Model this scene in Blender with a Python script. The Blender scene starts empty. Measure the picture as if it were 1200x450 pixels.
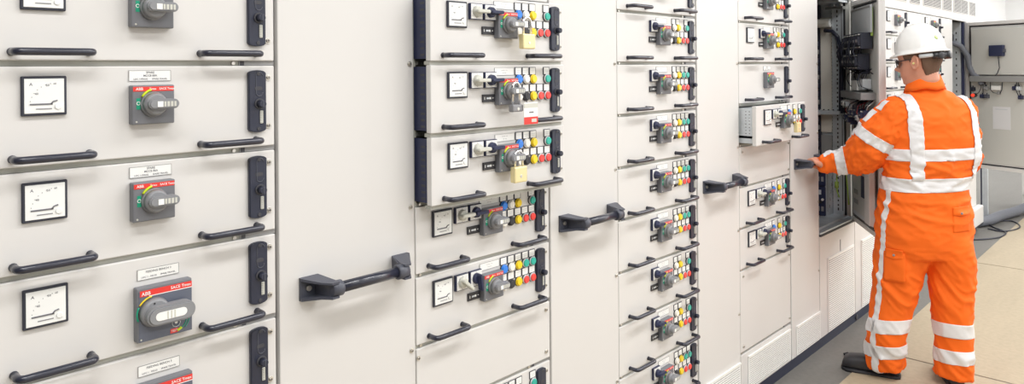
import bpy, bmesh, math, random
from mathutils import Vector, Matrix, noise
from mathutils.bvhtree import BVHTree
random.seed(7)
SC = bpy.context.scene
COL = SC.collection
PI = math.pi
V = Vector

# ------------------------------------------------------------------ materials
MATS = {}
def mat(name, col, rough=.5, metal=0., spec=.5, bump=0., bscale=200., var=0., vscale=3., coat=0., trans=0., emit=None, stretch=None):
    m = bpy.data.materials.new(name); m.use_nodes = True
    nt = m.node_tree; b = nt.nodes['Principled BSDF']
    b.inputs['Base Color'].default_value = (*col, 1)
    b.inputs['Roughness'].default_value = rough
    b.inputs['Metallic'].default_value = metal
    b.inputs['Specular IOR Level'].default_value = spec
    b.inputs['Coat Weight'].default_value = coat
    b.inputs['Transmission Weight'].default_value = trans
    if emit:
        b.inputs['Emission Color'].default_value = (*emit[0], 1); b.inputs['Emission Strength'].default_value = emit[1]
    if var or bump:
        tc = nt.nodes.new('ShaderNodeTexCoord')
        mp = nt.nodes.new('ShaderNodeMapping'); nt.links.new(tc.outputs['Object'], mp.inputs['Vector'])
        if stretch: mp.inputs['Scale'].default_value = stretch
    if var:
        n = nt.nodes.new('ShaderNodeTexNoise'); n.inputs['Scale'].default_value = vscale; n.inputs['Detail'].default_value = 5
        nt.links.new(mp.outputs['Vector'], n.inputs['Vector'])
        r = nt.nodes.new('ShaderNodeMapRange'); r.inputs['From Min'].default_value = .3; r.inputs['From Max'].default_value = .7
        r.inputs['To Min'].default_value = 1 - var; r.inputs['To Max'].default_value = 1 + var
        nt.links.new(n.outputs['Fac'], r.inputs['Value'])
        h = nt.nodes.new('ShaderNodeHueSaturation'); h.inputs['Color'].default_value = (*col, 1)
        nt.links.new(r.outputs['Result'], h.inputs['Value']); nt.links.new(h.outputs['Color'], b.inputs['Base Color'])
    if bump:
        n = nt.nodes.new('ShaderNodeTexNoise'); n.inputs['Scale'].default_value = bscale; n.inputs['Detail'].default_value = 3
        nt.links.new(mp.outputs['Vector'], n.inputs['Vector'])
        bp = nt.nodes.new('ShaderNodeBump'); bp.inputs['Strength'].default_value = bump; bp.inputs['Distance'].default_value = .002
        nt.links.new(n.outputs['Fac'], bp.inputs['Height']); nt.links.new(bp.outputs['Normal'], b.inputs['Normal'])
    MATS[name] = m
    return m

mat('paint', (.705, .692, .680), .34, spec=.42, bump=.05, bscale=700, var=.012, vscale=1.5)
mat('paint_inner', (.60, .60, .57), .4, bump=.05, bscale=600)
mat('rail', (.42, .42, .38), .5)
mat('galv', (.62, .66, .70), .38, metal=.55, var=.10, vscale=14)
mat('steel', (.72, .70, .66), .28, metal=.9)
mat('screw', (.62, .58, .52), .3, metal=.8)
mat('dark', (.026, .029, .048), .5)
mat('gap', (.06, .06, .07), .7)
mat('navy', (.022, .028, .075), .45)
mat('plinth', (.014, .019, .046), .5)
mat('handle', (.020, .022, .040), .28, spec=.6, coat=.3)
mat('bracket', (.075, .080, .105), .42)
mat('lock', (.028, .032, .055), .35)
mat('frame_black', (.035, .038, .055), .4)
mat('white', (.90, .90, .88), .45)
mat('label_white', (.88, .88, .86), .5)
mat('ink', (.16, .16, .18), .6)
mat('glass_face', (.86, .87, .86), .25, coat=.25)
mat('switch_grey', (.175, .18, .20), .42)
mat('switch_plate', (.125, .14, .185), .42)
mat('knob_grey', (.26, .265, .28), .38)
mat('lever_grey', (.26, .26, .275), .33)
mat('pale_knob', (.62, .62, .56), .35)
mat('red_strip', (.80, .045, .035), .4)
mat('green_mark', (.01, .34, .20), .45)
mat('lime', (.62, .75, .02), .45)
mat('yellow', (.92, .66, .01), .3, coat=.4)
mat('blue', (.02, .22, .80), .3, coat=.4)
mat('btn_white', (.88, .85, .78), .3, coat=.4)
mat('green', (.01, .42, .33), .3, coat=.4)
mat('red', (.86, .05, .04), .3, coat=.4)
mat('black', (.03, .03, .035), .35)
mat('brass', (.88, .76, .42), .35, metal=.35)
mat('chrome', (.80, .80, .80), .15, metal=1.)
mat('rubber', (.02, .02, .025), .6)
mat('cable', (.015, .018, .035), .4)
mat('cable_yg', (.34, .50, .10), .5)
mat('cable_red', (.25, .03, .03), .45)
mat('tube', (.66, .64, .58), .4)
mat('beige_metal', (.66, .63, .57), .45)
mat('tray_grey', (.30, .30, .30), .4)
mat('led', (.9, .05, .03), .3, emit=((1, .05, .02), 1.2))
mat('paper', (.74, .74, .76), .6)
mat('wallwhite', (.92, .92, .92), .7)
mat('hose', (.15, .16, .19), .5, bump=.6, bscale=60)
mat('skin', (.66, .31, .21), .5, bump=.1, bscale=300, var=.05, vscale=20)
mat('hair', (.15, .085, .055), .7, bump=.9, bscale=420, stretch=(1, 1, .25))
mat('helmet', (.90, .90, .89), .22, coat=.5)
mat('strap', (.60, .63, .66), .5)
mat('earplug', (.90, .85, .35), .6)
mat('boot', (.035, .035, .04), .5, bump=.3, bscale=90)
mo = mat('orange', (.94, .155, .012), .72, spec=.25, bump=.9, bscale=26, stretch=(1., 1., 1.6))
def creases(m):
    nt = m.node_tree; b_ = [n for n in nt.nodes if n.type == 'BUMP'][0]; nz = [n for n in nt.nodes if n.type == 'TEX_NOISE'][0]
    nz.noise_type = 'RIDGED_MULTIFRACTAL'; nz.inputs['Scale'].default_value = 9; nz.inputs['Detail'].default_value = 4; nz.inputs['Distortion'].default_value = .6
    b_.inputs['Distance'].default_value = .006; b_.inputs['Strength'].default_value = .55
creases(mo)
mat('tape', (.78, .78, .80), .35, spec=.6, bump=.2, bscale=500)
mat('lens', (.10, .09, .09), .1)
mat('logo_green', (.62, .80, .35), .4)

def floor_mat(name, col, var, rough, dirt):
    m = bpy.data.materials.new(name); m.use_nodes = True
    nt = m.node_tree; b = nt.nodes['Principled BSDF']; b.inputs['Roughness'].default_value = rough
    tc = nt.nodes.new('ShaderNodeTexCoord')
    n1 = nt.nodes.new('ShaderNodeTexNoise'); n1.inputs['Scale'].default_value = 1.7; n1.inputs['Detail'].default_value = 8; n1.inputs['Roughness'].default_value = .65
    n2 = nt.nodes.new('ShaderNodeTexNoise'); n2.inputs['Scale'].default_value = 38; n2.inputs['Detail'].default_value = 4
    mp = nt.nodes.new('ShaderNodeMapping'); mp.inputs['Scale'].default_value = (3, .6, 1)
    nt.links.new(tc.outputs['Object'], mp.inputs['Vector'])
    nt.links.new(mp.outputs['Vector'], n1.inputs['Vector']); nt.links.new(tc.outputs['Object'], n2.inputs['Vector'])
    mx = nt.nodes.new('ShaderNodeMix'); mx.data_type = 'RGBA'
    mx.inputs[6].default_value = (*[c * (1 - var) for c in col], 1); mx.inputs[7].default_value = (*[min(1, c * (1 + var)) for c in col], 1)
    nt.links.new(n1.outputs['Fac'], mx.inputs[0])
    mx2 = nt.nodes.new('ShaderNodeMix'); mx2.data_type = 'RGBA'; mx2.blend_type = 'MULTIPLY'
    cr = nt.nodes.new('ShaderNodeMapRange'); cr.inputs['To Min'].default_value = 1 - dirt; cr.inputs['To Max'].default_value = 1.
    cr.inputs['From Min'].default_value = .3; cr.inputs['From Max'].default_value = .6
    nt.links.new(n2.outputs['Fac'], cr.inputs['Value'])
    mx2.inputs[0].default_value = 1.
    nt.links.new(mx.outputs[2], mx2.inputs[6]); nt.links.new(cr.outputs['Result'], mx2.inputs[7])
    nt.links.new(mx2.outputs[2], b.inputs['Base Color'])
    bp = nt.nodes.new('ShaderNodeBump'); bp.inputs['Strength'].default_value = .15; nt.links.new(n2.outputs['Fac'], bp.inputs['Height'])
    nt.links.new(bp.outputs['Normal'], b.inputs['Normal'])
    MATS[name] = m
floor_mat('floor_grey', (.175, .168, .155), .18, .5, .12)
floor_mat('floor_tan', (.45, .375, .265), .16, .55, .10)

# ------------------------------------------------------------------ mesh builder
class MB:
    def __init__(s): s.bm = bmesh.new(); s.mats = []
    def mi(s, m):
        if m not in s.mats: s.mats.append(m)
        return s.mats.index(m)
    def box(s, x0, x1, y0, y1, z0, z1, m, bev=0., seg=1):
        b = bmesh.new()
        r = bmesh.ops.create_cube(b, size=1.)
        for v in b.verts:
            v.co = V(((x0 + x1) / 2 + v.co.x * abs(x1 - x0), (y0 + y1) / 2 + v.co.y * abs(y1 - y0), (z0 + z1) / 2 + v.co.z * abs(z1 - z0)))
        if bev:
            bmesh.ops.bevel(b, geom=list(b.edges), offset=bev, segments=seg, affect='EDGES', profile=.5)
        s.add(b, m, smooth=False)
    def add(s, b, m, smooth=True, M=None):
        k = s.mi(m)
        if M is not None: b.transform(M)
        for f in b.faces: f.material_index = k; f.smooth = smooth and len(f.verts) <= 4
        me = bpy.data.meshes.new('t'); b.to_mesh(me); b.free(); s.bm.from_mesh(me); bpy.data.meshes.remove(me)
    def loft(s, rings, m, cap=True, smooth=True, flip=False):
        """rings: list of lists of points, all of one length"""
        b = bmesh.new(); R = [[b.verts.new(p) for p in r] for r in rings]
        n = len(R[0])
        for i in range(len(R) - 1):
            for j in range(n):
                b.faces.new((R[i][j], R[i][(j + 1) % n], R[i + 1][(j + 1) % n], R[i + 1][j]))
        if cap:
            f0 = b.faces.new(R[0][::-1]); f1 = b.faces.new(R[-1])
        bmesh.ops.recalc_face_normals(b, faces=list(b.faces))
        k = s.mi(m)
        s.add(b, m, smooth)
    def tube(s, pts, r, m, n=12, cap=True):
        """swept circle with parallel transport; r a number or one per point"""
        pts = [V(p) for p in pts]; rr = r if hasattr(r, '__len__') else [r] * len(pts)
        t0 = (pts[1] - pts[0]).normalized()
        up = V((0, 0, 1)) if abs(t0.z) < .9 else V((1, 0, 0))
        a = t0.cross(up).normalized()
        rings = []
        for i, p in enumerate(pts):
            if i == 0: t = (pts[1] - pts[0]).normalized()
            elif i == len(pts) - 1: t = (pts[-1] - pts[-2]).normalized()
            else: t = ((pts[i + 1] - p).normalized() + (p - pts[i - 1]).normalized()).normalized()
            a = (a - t * a.dot(t)).normalized(); c = t.cross(a)
            rings.append([p + (a * math.cos(2 * PI * k / n) + c * math.sin(2 * PI * k / n)) * rr[i] for k in range(n)])
        s.loft(rings, m, cap)
    def cyl(s, p0, p1, r0, m, r1=None, n=20, smooth=True):
        r1 = r0 if r1 is None else r1
        p0, p1 = V(p0), V(p1); t = (p1 - p0).normalized()
        up = V((0, 0, 1)) if abs(t.z) < .9 else V((0, 1, 0))
        a = t.cross(up).normalized(); c = t.cross(a)
        ring = lambda p, r: [p + (a * math.cos(2 * PI * k / n) + c * math.sin(2 * PI * k / n)) * r for k in range(n)]
        e = min(abs(r0), abs(r1)) * .12; L = (p1 - p0).length; e = min(e, L * .3)
        b = bmesh.new()
        R = [ring(p0, r0), ring(p1 - t * e, r1), ring(p1, r1 - e)]
        vs = [[b.verts.new(q) for q in rr] for rr in R]
        for i in range(2):
            for j in range(n):
                f = b.faces.new((vs[i][j], vs[i][(j + 1) % n], vs[i + 1][(j + 1) % n], vs[i + 1][j]))
        b.faces.new(vs[0][::-1]); cf = b.faces.new(vs[2])
        bmesh.ops.recalc_face_normals(b, faces=list(b.faces))
        k = s.mi(m)
        for f in b.faces: f.material_index = k; f.smooth = len(f.verts) == 4
        me = bpy.data.meshes.new('t'); b.to_mesh(me); b.free(); s.bm.from_mesh(me); bpy.data.meshes.remove(me)
    def prism(s, poly, x0, x1, m, bev=0.):
        """polygon of (y,z) extruded along x"""
        b = bmesh.new()
        A = [b.verts.new((x0, y, z)) for y, z in poly]; B = [b.verts.new((x1, y, z)) for y, z in poly]
        n = len(A); b.faces.new(A[::-1]); b.faces.new(B)
        for j in range(n): b.faces.new((A[j], A[(j + 1) % n], B[(j + 1) % n], B[j]))
        bmesh.ops.recalc_face_normals(b, faces=list(b.faces))
        if bev: bmesh.ops.bevel(b, geom=[e for e in b.edges if abs(e.verts[0].co.x - x1) < 1e-6 and abs(e.verts[1].co.x - x1) < 1e-6], offset=bev, segments=2, affect='EDGES')
        s.add(b, m, False)
    def text(s, txt, size, y, z, x, m, align='CENTER'):
        b = text_bm(txt, align)
        M = Matrix.Translation((x, y, z)) @ Matrix(((0, 0, 1, 0), (size, 0, 0, 0), (0, size, 0, 0), (0, 0, 0, 1)))
        s.add(b, m, False, M)
    def mesh(s, name):
        me = bpy.data.meshes.new(name); s.bm.to_mesh(me); s.bm.free()
        for m in s.mats: me.materials.append(MATS[m])
        return me

_tx = {}
def text_bm(txt, align):
    k = (txt, align)
    if k not in _tx:
        c = bpy.data.curves.new('t', 'FONT'); c.body = txt; c.align_x = align; c.align_y = 'CENTER'; c.resolution_u = 2; c.size = 1
        c.offset = .012
        o = bpy.data.objects.new('t', c); COL.objects.link(o)
        dg = bpy.context.evaluated_depsgraph_get(); dg.update()
        me = bpy.data.meshes.new_from_object(o.evaluated_get(dg)); me.materials.clear()
        bpy.data.objects.remove(o); _tx[k] = me
    b = bmesh.new(); b.from_mesh(_tx[k]); return b

def stadium(cy, cz, L, r, n=10):
    """stadium outline in (y,z), centres at cy and cy+L"""
    P = []
    for k in range(n + 1): a = PI / 2 + PI * k / n; P.append((cy + r * math.cos(a), cz + r * math.sin(a)))
    for k in range(n + 1): a = -PI / 2 + PI * k / n; P.append((cy + L + r * math.cos(a), cz + r * math.sin(a)))
    return P
def circ(cy, cz, r, n=24): return [(cy + r * math.cos(2 * PI * k / n), cz + r * math.sin(2 * PI * k / n)) for k in range(n)]

def obj(name, me, parent=None, loc=(0, 0, 0), rotz=0., label=None):
    if isinstance(me, MB): me = me.mesh(name)
    o = bpy.data.objects.new(name, me); COL.objects.link(o)
    o.location = loc; o.rotation_euler = (0, 0, rotz)
    if parent: o.parent = parent
    if label: o['label'] = label
    return o
def tag(o, label, cat, group=None):
    o['label'] = label; o['category'] = cat
    if group: o['group'] = group
    return o
def empty(name, loc, label, cat, group=None):
    o = bpy.data.objects.new(name, None); COL.objects.link(o); o.location = loc; o.empty_display_size = .1
    return tag(o, label, cat, group)
def struct(name, mb, loc=(0, 0, 0)):
    o = obj(name, mb, None, loc); o['kind'] = 'structure'; return o

# ------------------------------------------------------------------ small shared meshes (x out of the front, y along the row, z up)
Z0 = 1.665                    # height of the drawer line that lies at eye level
def H(z): return Z0 + z
CACHE = {}
def cached(key, fn):
    if key not in CACHE: CACHE[key] = fn()
    return CACHE[key]

def m_ammeter():
    b = MB(); s = .0375
    b.box(0, .007, -s, s, -s, s, 'frame_black', .0015)
    b.box(.0065, .0085, -s + .0048, s - .0048, -s + .0048, s - .0048, 'glass_face', .0005)
    b.text('A', .008, -.022, .022, .0088, 'ink'); b.text('40', .006, -.013, .004, .0088, 'ink'); b.text('50', .006, .005, .020, .0088, 'ink')
    b.text('60', .005, .017, .023, .0088, 'ink')
    arc = [(.0088, .018 + .042 * math.cos(a), -.018 + .042 * math.sin(a)) for a in [PI / 2 + PI / 2 * k / 8 for k in range(9)]]
    for p in arc[1:-1]: b.cyl(p, (p[0] + .0004, p[1], p[2]), .0008, 'ink', n=6)
    b.box(.0085, .0095, -.024, .013, -.0170, -.0142, 'ink')                  # needle lying near zero
    b.tube([(.0092, .010, -.016), (.0092, .014, -.011), (.0092, .021, -.009)], .0013, 'ink', 6)
    b.box(.0085, .0092, -.014, .012, -.0255, -.0235, 'lever_grey')
    b.cyl((.0085, .022, -.021), (.0105, .022, -.021), .0055, 'glass_face', n=16)
    return b.mesh('ammeter')

def m_rotary():
    b = MB(); a = .042; h = .0405
    b.box(0, .0215, -a, a, -h, h, 'switch_grey', .0025, 2)
    b.box(.0210, .0222, -a + .002, a - .002, h - .0125, h - .003, 'red_strip')
    b.text('ABB', .0078, -a + .014, h - .0078, .0224, 'white'); b.text('Tmax', .006, -.002, h - .0078, .0224, 'white'); b.text('SACE Tmax', .0062, a - .016, h - .0078, .0224, 'white')
    b.box(.0210, .0222, -a + .008, -a + .0155, -.009, .014, 'green_mark'); b.text('O', .011, -a + .0118, .003, .0224, 'white')
    arc = [(.0222, .004 + .0305 * math.cos(t), .002 + .0305 * math.sin(t)) for t in [PI * .60 + PI * .24 * k / 6 for k in range(7)]]
    b.tube(arc, .0026, 'lime', 6)
    c = (-.001, .001)
    b.cyl((.0215, *c), (.031, *c), .0265, 'knob_grey', .0255, 32)
    b.cyl((.031, *c), (.043, *c), .0245, 'knob_grey', .0215, 32)
    b.prism(stadium(c[0] - .010, c[1] + .001, .040, .0100), .034, .056, 'knob_grey', .0025)
    b.box(.0560, .0568, c[0] - .004, c[0] + .007, c[1] - .005, c[1] + .0065, 'white')
    b.box(.0560, .0566, c[0] + .009, c[0] + .033, c[1] - .0045, c[1] + .006, 'pale_knob')
    for k in range(3): b.box(.0565, .0569, c[0] + .013 + k * .007, c[0] + .015 + k * .007, c[1] - .0045, c[1] + .006, 'lever_grey')
    b.cyl((.0215, -a + .008, -h + .006), (.0225, -a + .008, -h + .006), .002, 'pale_knob', n=8)
    return b.mesh('rotary_switch')

def m_rotary_big():
    b = MB(); a = .056
    b.box(0, .020, -a, a, -a, a, 'switch_grey', .0025, 2)
    b.box(.0195, .0207, -a + .004, a - .001, -a + .001, a - .006, 'switch_plate')
    b.box(.0205, .0212, -a + .006, a - .001, a - .018, a - .006, 'red_strip')
    b.box(.0205, .0213, -a + .024, a - .001, a - .0195, a - .018, 'white')
    b.text('ABB', .010, -a + .018, a - .013, .0216, 'white'); b.text('SACE Tmax', .0085, a - .024, a - .012, .0216, 'white')
    c = (-.022, .002)
    arc = lambda cy, cz, r, t0, t1, m, w=.0014: b.tube([(.0212, cy + r * math.cos(t0 + (t1 - t0) * k / 8), cz + r * math.sin(t0 + (t1 - t0) * k / 8)) for k in range(9)], w, m, 6)
    arc(*c, .034, PI * .55, PI * .82, 'yellow', .0018); arc(*c, .034, PI * .85, PI * 1.12, 'green_mark', .0018)
    b.cyl((.020, *c), (.034, *c), .031, 'knob_grey', .028, 36)
    # pistol handle: a loop with a pale insert
    b.prism(stadium(c[0] - .004, c[1] - .003, .058, .0195, 14), .030, .052, 'knob_grey', .004)
    b.prism(stadium(c[0] - .000, c[1] - .003, .046, .0085, 8), .050, .0528, 'white')
    for k in range(3): b.box(.0525, .0531, c[0] + .014 + k * .007, c[0] + .017 + k * .007, c[1] - .011, c[1] + .005, 'pale_knob')
    b.cyl((.033, c[0] - .004, c[1] + .021), (.035, c[0] - .004, c[1] + .021), .002, 'black', n=8)
    # marks lower right
    b.box(.0205, .0212, .014, .031, -.0225, -.0185, 'white')
    arc(.022, -.032, .0085, 0, 2 * PI, 'strap', .0008); b.cyl((.0205, .022, -.031), (.0216, .022, -.031), .003, 'white', n=10)
    arc(.018, -.024, .026, -PI * .30, PI * .06, 'green_mark', .001); arc(.018, -.024, .031, -PI * .25, PI * .04, 'green_mark', .0008)
    arc(.018, -.026, .023, -PI * .42, -PI * .28, 'lime', .0028)
    b.box(.0205, .0212, .010, .026, -.052, -.043, 'red_strip'); b.text('TEST', .006, .018, -.0475, .0216, 'white')
    b.cyl((.020, -a + .008, -a + .006), (.0215, -a + .008, -a + .006), .0018, 'pale_knob', n=8)
    return b.mesh('rotary_switch')

def m_label(lines, w=.083, h=.0215):
    b = MB(); b.box(0, .0016, -w / 2, w / 2, -h / 2, h / 2, 'label_white', .0002)
    for e in (-1, 1):
        b.box(.0002, .0019, e * w / 2 - .0004, e * w / 2 + .0004, -h / 2, h / 2, 'tray_grey'); b.box(.0002, .0019, -w / 2, w / 2, e * h / 2 - .0004, e * h / 2 + .0004, 'tray_grey')
    for t, s, y, z in lines: b.text(t, s, y, z, .0020, 'ink')
    return b.mesh('label_plate')
L_SPARE = [('SPARE', .0062, 0, .0065), ('MCCB 80A', .0058, 0, 0), ('LOC 1-F04.02', .0048, -.019, -.0070), ('SPARE TRAVEL', .0048, .019, -.0070)]
L_FEED = [('FEEDING BENCH 3', .0062, 0, .0045), ('LOC 1 - F05.02', .0048, -.019, -.0058), ('SPARE TRAVEL', .0048, .019, -.0058)]
L_MOTOR = [('------  ---', .0075, 0, .0045), ('--- ---', .0075, 0, -.0035)]   # too small to read in the photograph

def m_lock():
    b = MB(); w = .0215; h = .0725
    o = []
    for k in range(9): t = PI * k / 8; o.append((w * math.cos(t), h - .008 + .008 * math.sin(t)))
    for k in range(9): t = PI + PI * k / 8; o.append((w * math.cos(t), -h + .008 + .008 * math.sin(t)))
    b.prism(o, 0, .009, 'lock', .0018)
    # raised rim round the key slot at the top
    slot = [(.009, .004 + .0085 * math.cos(t), .0395 + (.019 if math.sin(t) >= 0 else -.019) * 1. + .0085 * math.sin(t)) for t in [2 * PI * k / 20 for k in range(21)]]
    b.tube(slot, .0012, 'bracket', 6)
    b.prism(stadium(-.003, .030, .010, .0045), .0088, .0098, 'gap')
    b.cyl((.0085, .004, -.006), (.012, .004, -.006), .0125, 'gap', n=20); b.cyl((.012, .004, -.006), (.028, .004, -.006), .009, 'lock', .0083, 20)
    b.box(.012, .029, .0025, .0055, -.013, .001, 'bracket', .0005)
    b.box(.0088, .0112, .0045, .0125, -.052, -.022, 'pale_knob', .0008)
    for k in range(7): b.box(.011, .0116, .0040, .0095, -.050 + k * .004, -.0485 + k * .004, 'tray_grey')
    b.cyl((.009, .002, -.064), (.0105, .002, -.064), .0045, 'gap', n=14); b.cyl((.009, .002, .064), (.0105, .002, .064), .0045, 'gap', n=14)
    return b.mesh('lock_plate')

def m_pull():
    b = MB(); L = .128; R = .036; r = .0074; k = .012
    P = [(0, 0, 0), (R - k, 0, 0)] + [(R - k + k * math.sin(a), k - k * math.cos(a), 0) for a in [PI / 2 * i / 5 for i in range(1, 6)]]
    P += [(R - k + k * math.cos(a), L - k + k * math.sin(a), 0) for a in [PI / 2 * i / 5 for i in range(0, 6)]] + [(0, L, 0)]
    b.tube(P, r, 'handle', 14)
    b.cyl((0, 0, 0), (.004, 0, 0), .0078, 'handle', n=16); b.cyl((0, L, 0), (.004, L, 0), .0078, 'handle', n=16)
    return b.mesh('pull_handle')

def m_screw():
    b = MB(); b.cyl((0, 0, 0), (.0022, 0, 0), .0075, 'steel', n=16); b.cyl((.0022, 0, 0), (.0055, 0, 0), .0050, 'screw', .0042, 14)
    b.box(.0054, .0058, -.0034, .0034, -.0007, .0007, 'gap'); b.box(.0054, .0058, -.0007, .0007, -.0034, .0034, 'gap')
    return b.mesh('screw')

def m_selector(dark, ang):
    b = MB(); w = .0250
    b.box(0, .010, -w, w, -.0235, .0235, 'navy', .001)
    b.box(.0098, .0108, -w + .0035, w - .0015, -.0215, .0215, 'label_white')
    k = 'navy' if dark else 'pale_knob'
    b.cyl((.0108, 0, 0), (.022, 0, 0), .0165, k, .0150, 26)
    bar = bmesh.new(); 
    hb = MB(); hb.prism(stadium(-.012, 0, .042, .0052, 6), .020, .036, k, .002)
    me = hb.mesh('t'); bar.from_mesh(me)
    b.add(bar, k, False, Matrix.Rotation(ang, 4, 'X'))
    for i in range(8):
        a = 2 * PI * i / 8; b.box(.0108, .0112, .0195 * math.cos(a) - .0004, .0195 * math.cos(a) + .0004, .0185 * math.sin(a) - .001, .0185 * math.sin(a) + .001, 'ink')
    return b.mesh('selector_switch')

def m_tag():
    b = MB(); b.box(0, .005, -.025, .025, -.0115, .0115, 'black', .0008)
    b.box(.005, .0055, -.019, -.017, -.004, .004, 'white'); b.box(.005, .0055, -.010, .006, -.0025, .0025, 'strap'); b.box(.005, .0055, .002, .008, -.003, .003, 'white'); b.box(.005, .0055, .014, .018, -.001, .001, 'white')
    return b.mesh('hour_counter')

def m_button(c):
    b = MB(); b.cyl((0, 0, 0), (.0045, 0, 0), .0150, 'black', n=26)
    rim = 'strap' if c in ('green', 'red') else c
    b.cyl((.0045, 0, 0), (.0085, 0, 0), .0145, rim, n=26); b.cyl((.0085, 0, 0), (.0125, 0, 0), .0128, c, .0115, 26)
    return b.mesh('push_button')
def m_blabel():
    b = MB(); b.box(0, .0022, -.0152, .0152, -.0125, .0125, 'frame_black', .0003); b.box(.002, .0028, -.0125, .0125, -.0100, .0105, 'label_white')
    b.box(.0028, .0030, -.008, .008, .002, .0032, 'strap'); b.box(.0028, .0030, -.006, .006, -.003, -.0018, 'strap')
    return b.mesh('button_label')

M_COL = {'b': 'blue', 'w': 'btn_white', 'y': 'yellow', 'g': 'green', 'k': 'black', 'r': 'red'}

def m_front(w, h, deep=None):
    """sheet-metal drawer front, origin at its top left corner, with the tray behind it"""
    b = MB(); b.box(-.020, 0, .0015, w - .0065, -h + .0055, -.0060, 'paint', .0022, 2)
    if deep == 'tray':
        b.box(-.30, -.019, .014, w - .02, -h + .020, -.016, 'gap')
        b.box(-.30, -.020, .011, .0142, -h + .018, -.014, 'navy')
        for i in range(9): b.box(-.0402, -.026, .0102, .0112, -.030 - i * .018, -.036 - i * .018, 'gap')
    elif deep == 'perf':
        b.box(-.42, -.019, .012, w - .02, -h + .040, -.018, 'galv'); b.box(-.42, -.019, .012, w - .02, -h + .016, -.1485, 'galv')
        for c in range(2):
            for i in range(9): b.box(-.040 - c * .018, -.036 - c * .018, .0114, .0125, -.030 - i * .015, -.034 - i * .015, 'gap')
    else:
        b.box(-.20, -.019, .016, w - .02, -h + .02, -.020, 'gap')
    return b.mesh('drawer')

def drawer(cab, T, zt, kind, top='', bottom='', x=0., lines='motor', h=.2, meter=True, sel=(1, 1), label=None, selang=0., w=.6):
    """one withdrawable unit; cab sits at (0, T_cab, 0)"""
    deep = 'tray' if .05 < x < .08 else ('perf' if x >= .08 else None)
    d = obj('drawer', cached(('front', h, w, deep), lambda: m_front(w, h, deep)), cab, (x, T - cab.location.y, H(zt)), label=label)
    def put(n, me, u, v, xx=0., lab=None): return obj(n, me, d, (xx, u, -v), label=lab)
    if kind == 'blank':
        for u, v in ((.03, .03), (.03, h - .03), (w - .025, .03), (w - .025, h - .03)): put('screw', cached('screw', m_screw), u, v)
        return d
    big = kind == 'big'
    if kind in ('feeder', 'big'):
        if meter: put('ammeter', cached('ammeter', m_ammeter), .120, .0620)
    elif meter: put('ammeter', cached('ammeter', m_ammeter), .120, .0625)
    if big:
        put('label_plate', cached('lf', lambda: m_label(L_FEED)), .3265, .040); put('rotary_switch', cached('rotb', m_rotary_big), .3325, .1185)
    else:
        put('label_plate', cached('ls', lambda: m_label(L_SPARE)) if lines == 'spare' else cached('lm', lambda: m_label(L_MOTOR)), .3130, .0260)
        put('rotary_switch', cached('rot', m_rotary), .3125, .0860)
    if kind == 'motor':
        if sel[0]: put('selector_switch', cached(('sel', 0, selang), lambda: m_selector(0, selang)), .191, .0505, 0, 'pale grey selector knob')
        if sel[1]: put('selector_switch', cached(('sel', 1, selang * 2), lambda: m_selector(1, selang * 2)), .2475, .0505, 0, 'dark selector knob on white plate')
        put('hour_counter', cached('tag', m_tag), .2440, .1045)
        for row, s in ((0, top), (1, bottom)):
            for k, c in enumerate(s):
                if c == '-': continue
                u = .3745 + .0333 * k
                put('button_label', cached('bl', m_blabel), u, .0255 + row * .053)
                if c != '.': put('push_button', cached('btn' + c, lambda: m_button(M_COL[c])), u, .0505 + row * .0535, 0, {'b': 'blue', 'w': 'white', 'y': 'yellow', 'g': 'green', 'k': 'black', 'r': 'red'}[c] + ' push button')
    put('lock_plate', cached('lock', m_lock), .5475, .0885)
    put('screw', cached('screw', m_screw), .5775, .034); put('screw', cached('screw', m_screw), .5775, .147)
    put('pull_handle', cached('pull', m_pull), .0695, .1785); put('pull_handle', cached('pull', m_pull), .4180, .1785)
    return d

def m_vent(w, h, n):
    b = MB(); b.box(0, .006, 0, w, 0, h, 'white', .0015); b.box(.006, .0095, 0, w, h - .008, h, 'white')
    for i in range(n):
        z = .008 + (h - .016) * i / n; p = (h - .016) / n
        b.box(.0055, .0066, .010, w - .010, z, z + p * .42, 'tray_grey')
        b.box(.006, .0085, .008, w - .008, z + p * .42, z + p * .98, 'white')
    return b.mesh('ventilation_grille')

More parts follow.
